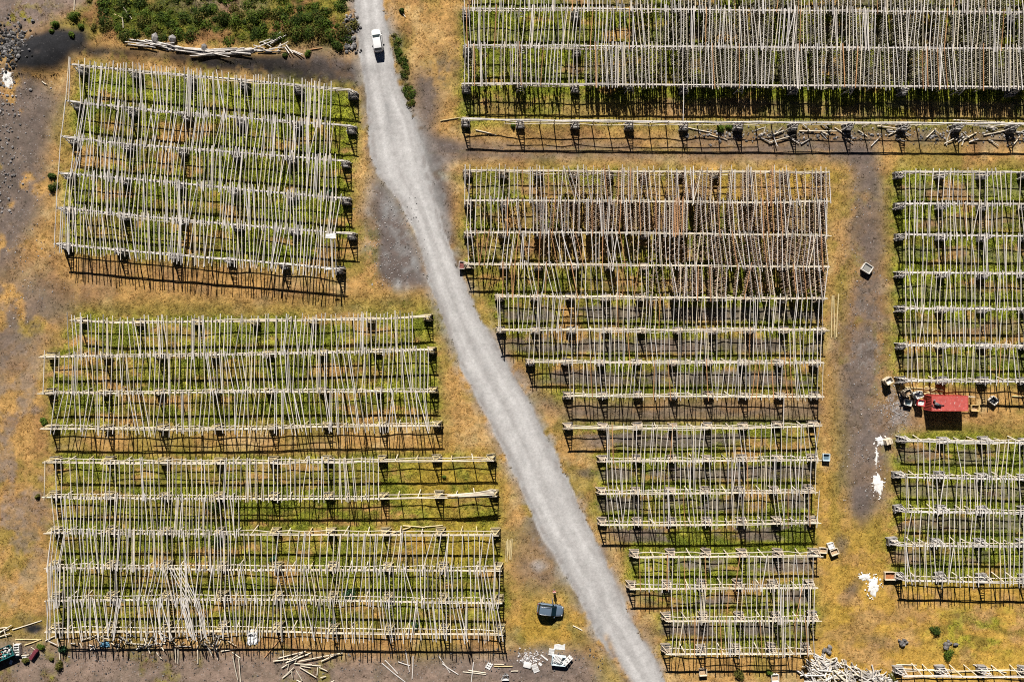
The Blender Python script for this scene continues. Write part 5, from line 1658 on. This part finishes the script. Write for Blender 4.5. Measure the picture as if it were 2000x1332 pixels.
def person():
    g = G(1082, 1151.5)
    root = thing('person', 'person in a red and white top and dark trousers standing beside the dark car', 'person', (g.x, g.y, g.z), math.radians(185))
    v, e, r = [], [], []
    def n_(p, rad, par=None):
        v.append(Vector(p)); r.append(rad)
        if par is not None:
            e.append((par, len(v) - 1))
        return len(v) - 1
    pel = n_((0, 0, .95), (.15, .11))
    wst = n_((0, .01, 1.12), (.135, .10), pel)
    chs = n_((0, .015, 1.30), (.165, .115), wst)
    shc = n_((0, .0, 1.44), (.12, .09), chs)
    nk = n_((0, -.01, 1.51), .055, shc)
    h0 = n_((0, -.025, 1.58), (.072, .082), nk)
    h1 = n_((0, -.02, 1.66), (.078, .095), h0)
    n_((0, -.01, 1.73), (.055, .07), h1)
    hands = []
    for s_ in (-1, 1):
        sh = n_((s_ * .185, .0, 1.42), .062, shc)
        el = n_((s_ * .245, -.02, 1.14), .045, sh)
        wr = n_((s_ * .12, -.25, 1.10), .031, el)
        pm = n_((s_ * .085, -.33, 1.11), (.042, .022), wr)
        hands.append((s_, pm))
        hp = n_((s_ * .09, 0, .88), .095, pel)
        kn = n_((s_ * .10, -.02, .49), .060, hp)
        an = n_((s_ * .105, .02, .09), .042, kn)
        n_((s_ * .115, -.14, .04), .038, an)
    for (s_, pm) in hands:
        b = v[pm]
        for k, ln in enumerate((.066, .075, .070, .056)):
            a = n_(b + Vector((s_ * (.03 - .02 * k), -.035, .0)), .010, pm)
            c_ = n_(v[a] + Vector((-s_ * .012, -ln * .55, -.008)), .0092, a)
            n_(v[c_] + Vector((-s_ * .020, -ln * .35, -.025)), .0082, c_)
        t = n_(b + Vector((-s_ * .032, -.008, .012)), .011, pm)
        n_(v[t] + Vector((-s_ * .018, -.034, .006)), .0095, t)
    me_ = skin_mesh(v, e, r, 0, 1)
    me_.materials.append(M_SKIN)
    link('body', me_, root)
    f = MB()
    f.add([(-.018, -.112, 1.60), (.018, -.112, 1.60), (0, -.142, 1.605), (0, -.108, 1.645)], [(0, 1, 2), (1, 3, 2), (3, 0, 2), (0, 3, 1)])
    f.build('nose', M_SKIN, root)
    for s_ in (-1, 1):
        f = MB(); f.rock((s_ * .033, -.108, 1.645), .012, (1, 1, 1), 0, 1); f.build('eye', M_TRIM, root)
        f = MB(); f.rock((s_ * .082, -.015, 1.625), .026, (1, 1, 1), 0, 1); f.build('ear', M_SKIN, root)
    f = MB(); f.box((0, -.107, 1.565), (.045, .012, .012)); f.build('mouth', M_TAIL, root)
    # clothes follow the body a little outside it
    jv = [(0, 0, .93), (0, .01, 1.12), (0, .015, 1.30), (0, 0, 1.445), (-.185, 0, 1.42), (-.247, -.02, 1.14), (-.135, -.22, 1.10), (.185, 0, 1.42), (.247, -.02, 1.14), (.135, -.22, 1.10)]
    jm = skin_mesh(jv, [(0, 1), (1, 2), (2, 3), (3, 4), (4, 5), (5, 6), (3, 7), (7, 8), (8, 9)], [(.175, .135), (.16, .125), (.19, .14), (.14, .11), .078, .06, .045, .078, .06, .045], 1, 1)
    jm.materials.append(M_JKT); jm.materials.append(M_STRIPE)
    for p in jm.polygons:
        z = p.center.z
        if 1.22 < z < 1.34 or z < 1.0 or z > 1.43:
            p.material_index = 1
    link('jacket', jm, root)
    tv = [(0, 0, .95), (-.09, 0, .87), (-.10, -.02, .49), (-.105, .015, .10), (.09, 0, .87), (.10, -.02, .49), (.105, .015, .10)]
    tm = skin_mesh(tv, [(0, 1), (1, 2), (2, 3), (0, 4), (4, 5), (5, 6)], [(.165, .125), .11, .076, .062, .11, .076, .062], 0, 1)
    tm.materials.append(M_TRS)
    link('trousers', tm, root)
    for s_ in (-1, 1):
        f = MB(); f.box((s_ * .112, -.07, .045), (.10, .28, .09), 0, (1, 1, 1), 0, None, .03); f.build('shoe', M_SHOE, root)
    hm = skin_mesh([(0, 0, 1.67), (0, .0, 1.735), (0, .045, 1.64)], [(0, 1), (0, 2)], [(.088, .10), (.066, .082), (.075, .06)], 0, 2)
    hm.materials.append(M_HAIR)
    link('hair', hm, root)
person()
c = MB().box((0, 0, 0), (.17, .10, .035), 0, (1, 1, 1), 0, None, .012).build('remote_control', M_TRIM)
g = G(1082, 1151.5)
d = Matrix.Rotation(math.radians(185), 3, 'Z') @ Vector((0, -.40, 1.12))
c.location = (g.x + d.x, g.y + d.y, g.z + d.z)
c.rotation_euler = (0, 0, math.radians(185))
tag(c, 'small dark remote control held in both hands of the person', 'remote')

# ================================================================== SCRAP, lower left corner, and pallets
M_TEAL = mat('teal_paint', .55, color=(.02, .13, .14), noise=.35, nscale=3)
M_WINE = mat('wine_red_paint', .6, color=(.17, .035, .05), noise=.3, nscale=4)
M_WHITE = mat('white_board', .8, color=(.74, .73, .72), noise=.2, nscale=5)
p = G(9, 1273)
sk = thing('scrap_skip', 'dark teal skip heaped with scrap at the lower left photo edge', 'skip', p, math.radians(24))
m = MB()
o_ = [(-2.2, -.95), (2.2, -.95), (2.2, .95), (-2.2, .95)]
i_ = [(-1.7, -.75), (1.6, -.75), (1.6, .75), (-1.7, .75)]
V = [(x, y, 1.25) for x, y in o_] + [(x, y, .1) for x, y in i_] + [(x * .95, y * .93, 1.25) for x, y in o_] + [(x * .92, y * .9, .2) for x, y in i_]
F = [(0, 1, 5, 4)[::-1], (1, 2, 6, 5)[::-1], (2, 3, 7, 6)[::-1], (3, 0, 4, 7)[::-1], (4, 5, 6, 7)[::-1], (8, 9, 13, 12), (9, 10, 14, 13), (10, 11, 15, 14), (11, 8, 12, 15), (12, 13, 14, 15), (0, 1, 9, 8), (1, 2, 10, 9), (2, 3, 11, 10), (3, 0, 8, 11)]
m.add(V, F)
m.build('hull', M_TEAL, sk)
m = MB()
for k in range(46):
    g_ = random.choice(((.5, .48, .45), (.12, .12, .13), (.35, .12, .08), (.05, .25, .24), (.6, .6, .6)))
    m.rock((random.uniform(-1.8, 1.8), random.uniform(-.7, .7), random.uniform(.8, 1.3)), random.uniform(.12, .34), g_, 0, .7)
for k in range(10):
    a = Vector((random.uniform(-1.8, 1.2), random.uniform(-.7, .7), random.uniform(1.1, 1.4))); an = random.uniform(-.7, .7)
    m.tube([a, a + Vector((math.cos(an), math.sin(an), random.uniform(-.1, .2))) * random.uniform(.8, 1.6)], .05, 5, random.choice(((.6, .58, .55), (.1, .3, .3), (.4, .2, .12))))
so_ = m.build('scrap', M_ROCK, sk)
so_['kind'] = 'stuff'
# pale open crate beside it
p = G(37, 1266)
cr = thing('open_crate', 'pale upright open crate right of the teal skip', 'crate', p, math.radians(2))
m = MB()
for s_ in (-1, 1):
    m.box((s_ * .42, 0, .35), (.08, 1.7, .7)); m.box((0, s_ * .81, .35), (.75, .08, .7))
m.build('side_boards', M_WHITE, cr)
m = MB(); m.box((0, 0, .06), (.75, 1.5, .08)); m.build('floor_board', M_WHITE, cr)
for y in (-.4, 0, .4):
    m = MB(); m.box((0, y, .60), (.75, .10, .06)); m.build('slat', M_WHITE, cr)
p = G(68.5, 1276)
o = MB().box((0, 0, .3), (.62, 1.75, .6), 0, (1, 1, 1), 0, None, .06)
o.box((0, 0, .62), (.5, 1.5, .06))
o = o.build('red_box', M_WINE); o.location = p; o.rotation_euler = (0, 0, math.radians(-34))
tag(o, 'long wine red box lying on the grit near the lower left corner', 'box')
timber('plank', 61, 1263, 68, 1268, 'thin plank leaning at the upper end of the wine red box', None, .05, PALE, None, None, 'plank')
for (x, y, sx, sy, rot, lab) in [(48, 1281, .7, .45, 10, 'small white scrap board below the pale crate'), (22, 1292, .4, .7, -20, 'small pale board below the teal skip'), (1009, 1098, 0, 0, 0, '')]:
    if sx:
        p = G(x, y); o = MB().box((0, 0, .08), (sx, sy, .08)).build('scrap_board', M_WHITE); o.location = p; o.rotation_euler = (.08, .05, math.radians(rot)); tag(o, lab, 'board')
def pallet(px, py, rot, label, lx=1.2, ly=.95, tilt=(0, 0), z=0.0, mat_=None, n=6, group=None):
    p = G(px, py, z)
    root = thing('pallet', label, 'pallet', p, 0, group)
    root.rotation_euler = (tilt[0], tilt[1], math.radians(rot))
    for k in range(n):
        x = -lx / 2 + (k + .5) * lx / n
        m = MB(); m.box((x, 0, .155), (lx / n * .62, ly, .028)); m.build('slat', mat_ or M_WHITE, root)
    for y in (-ly / 2 + .06, 0, ly / 2 - .06):
        m = MB(); m.box((0, y, .08), (lx, .10, .12)); m.build('bearer', mat_ or M_WHITE, root)
    return root
pallet(955, 1299, 60, 'small grey white pallet left of the orange tinted plank', 1.15, .85, n=3)
pallet(1045.5, 1304, 22, 'dark slotted pallet lying below the white board', 1.0, 1.35, n=7)
pallet(1077, 1272, -8, 'greyish pallet left of the pallet stack', .9, 1.05, n=6)
p = G(1087, 1283)
bb = thing('low_crate', 'pale turquoise low crate under the tilted pallets', 'crate', G(1091, 1287), math.radians(-6))
m = MB()
for s_ in (-1, 1):
    m.box((s_ * 1.1, 0, .45), (.08, 1.5, .8)); m.box((0, s_ * .72, .45), (2.12, .08, .8))
m.build('side_boards', M_TUB['blue'], bb)
m = MB(); m.box((0, 0, .1), (2.1, 1.35, .1)); m.build('floor_board', M_WHITE, bb)
pallet(1088.5, 1281.5, -25, 'light pallet tilted on the left of the turquoise crate', 1.3, 1.0, (.1, -.15), .82, n=6)
pallet(1108, 1284.5, 42, 'light pallet tilted on the right of the turquoise crate', 1.7, .8, (.1, .2), .80, n=3)
p = G(1099, 1297); o = MB().box((0, 0, .12), (1.0, .4, .22)).build('white_box', M_WHITE); o.location = p; tag(o, 'small white box in the shade below the turquoise crate', 'box')
p = G(1030, 1297); o = MB().box((0, 0, .18), (1.25, .95, .12), 0, (1, 1, 1), 0, None, .02).build('board', M_WHITE); o.location = p; o.rotation_euler = (.04, 0, math.radians(-14)); tag(o, 'flat white board above the dark slotted pallet', 'board')
p = G(1092.5, 1262.5); m = MB()
V = [(-.95, -.35, .05), (.9, -.5, .04), (.95, .55, .10), (.45, .35, .16), (-.1, .45, .06), (-.8, .42, .1)]
m.add(V + [(x, y, z + .03) for x, y, z in V], [(5, 4, 3, 2, 1, 0), (6, 7, 8, 9, 10, 11)] + [(i, (i + 1) % 6, 6 + (i + 1) % 6, 6 + i) for i in range(6)])
o = m.build('white_sheet', M_WHITE); o.location = p; tag(o, 'torn white sheet lying on the grass above the pallets', 'sheet')
p = G(987, 1318); rc = thing('ruined_crate', 'ruined crate frame with a white front board at the bottom edge', 'crate', p, 0)
m = MB(); m.box((0, -.55, .35), (1.2, .08, .65)); m.build('front_board', M_WHITE, rc)
m = MB(); m.tube([(-.5, -.4, .6), (0, .6, .5)], .06, 6); m.tube([(.5, -.4, .6), (.05, .6, .55)], .06, 6); m.tube([(-.5, .1, .5), (.5, .15, .5)], .06, 6); m.build('frame_bars', M_STEEL, rc)
m = MB()
for k in range(9):
    g_ = random.uniform(.15, .4); m.rock((random.uniform(-.45, .45), random.uniform(-.4, .4), .3), random.uniform(.12, .22), (g_, g_, g_))
m.build('stones', M_ROCK, rc)
for (x, y, s, lab) in ((1063, 1283, 24, 'thin white board slanting left of the grey pallet'), (1055, 1296, 10, 'small square white scrap right of the white board')):
    p = G(x, y); o = MB().box((0, 0, .06), (s * .06, .4 if s < 20 else .22, .06)).build('scrap_board', M_WHITE); o.location = p; o.rotation_euler = (0, 0, math.radians(-38)); tag(o, lab, 'board')
p = G(637, 371); 
# white rag and foil on the rack ends, upper left block
for (x, y, lab) in ((646, 461, 'white rag lying over the right end of the fifth upper left row'), (641, 525, 'small white rag on the right end of the bottom upper left row')):
    q = A(x, y, BZ + .45); m = MB()
    n = 7; V, F = [], []
    sc_ = 1.5 if y < 500 else .7
    for i in range(n):
        for j in range(n):
            V.append(((i / (n - 1) - .5) * sc_ * 1.1 + random.uniform(-.06, .06), (j / (n - 1) - .5) * sc_ * .55 + random.uniform(-.06, .06), random.uniform(-.06, .08)))
    for i in range(n - 1):
        for j in range(n - 1):
            F.append((i * n + j, (i + 1) * n + j, (i + 1) * n + j + 1, i * n + j + 1))
    m.add(V, F, (1, 1, 1), 0, True)
    o = m.build('white_rag', M_WHITE); o.location = q; tag(o, lab, 'rag')

random.seed(77)
for (px, py, lx_, ly_, mt, nm, lab, ct_) in ((494, 1243, 1.9, 2.6, M_WHITE, 'white_sheet', 'crumpled white sheet under the bottom row of the lower left racks', 'sheet'), (206, 1257, 1.5, .9, mat('blue_plastic', .5, color=(.10, .24, .36), noise=.3), 'blue_tarp', 'small crumpled blue tarp below the bottom row of the lower left racks', 'tarp')):
    p = G(px, py, .1)
    n = 9; V, F = [], []
    for i in range(n):
        for j in range(n):
            V.append(((i / (n - 1) - .5) * lx_ * random.uniform(.8, 1.1), (j / (n - 1) - .5) * ly_ * random.uniform(.8, 1.1), random.uniform(-.04, .22)))
    for i in range(n - 1):
        for j in range(n - 1):
            F.append((i * n + j, (i + 1) * n + j, (i + 1) * n + j + 1, i * n + j + 1))
    o = MB().add(V, F).build(nm, mt); o.location = p; tag(o, lab, ct_)
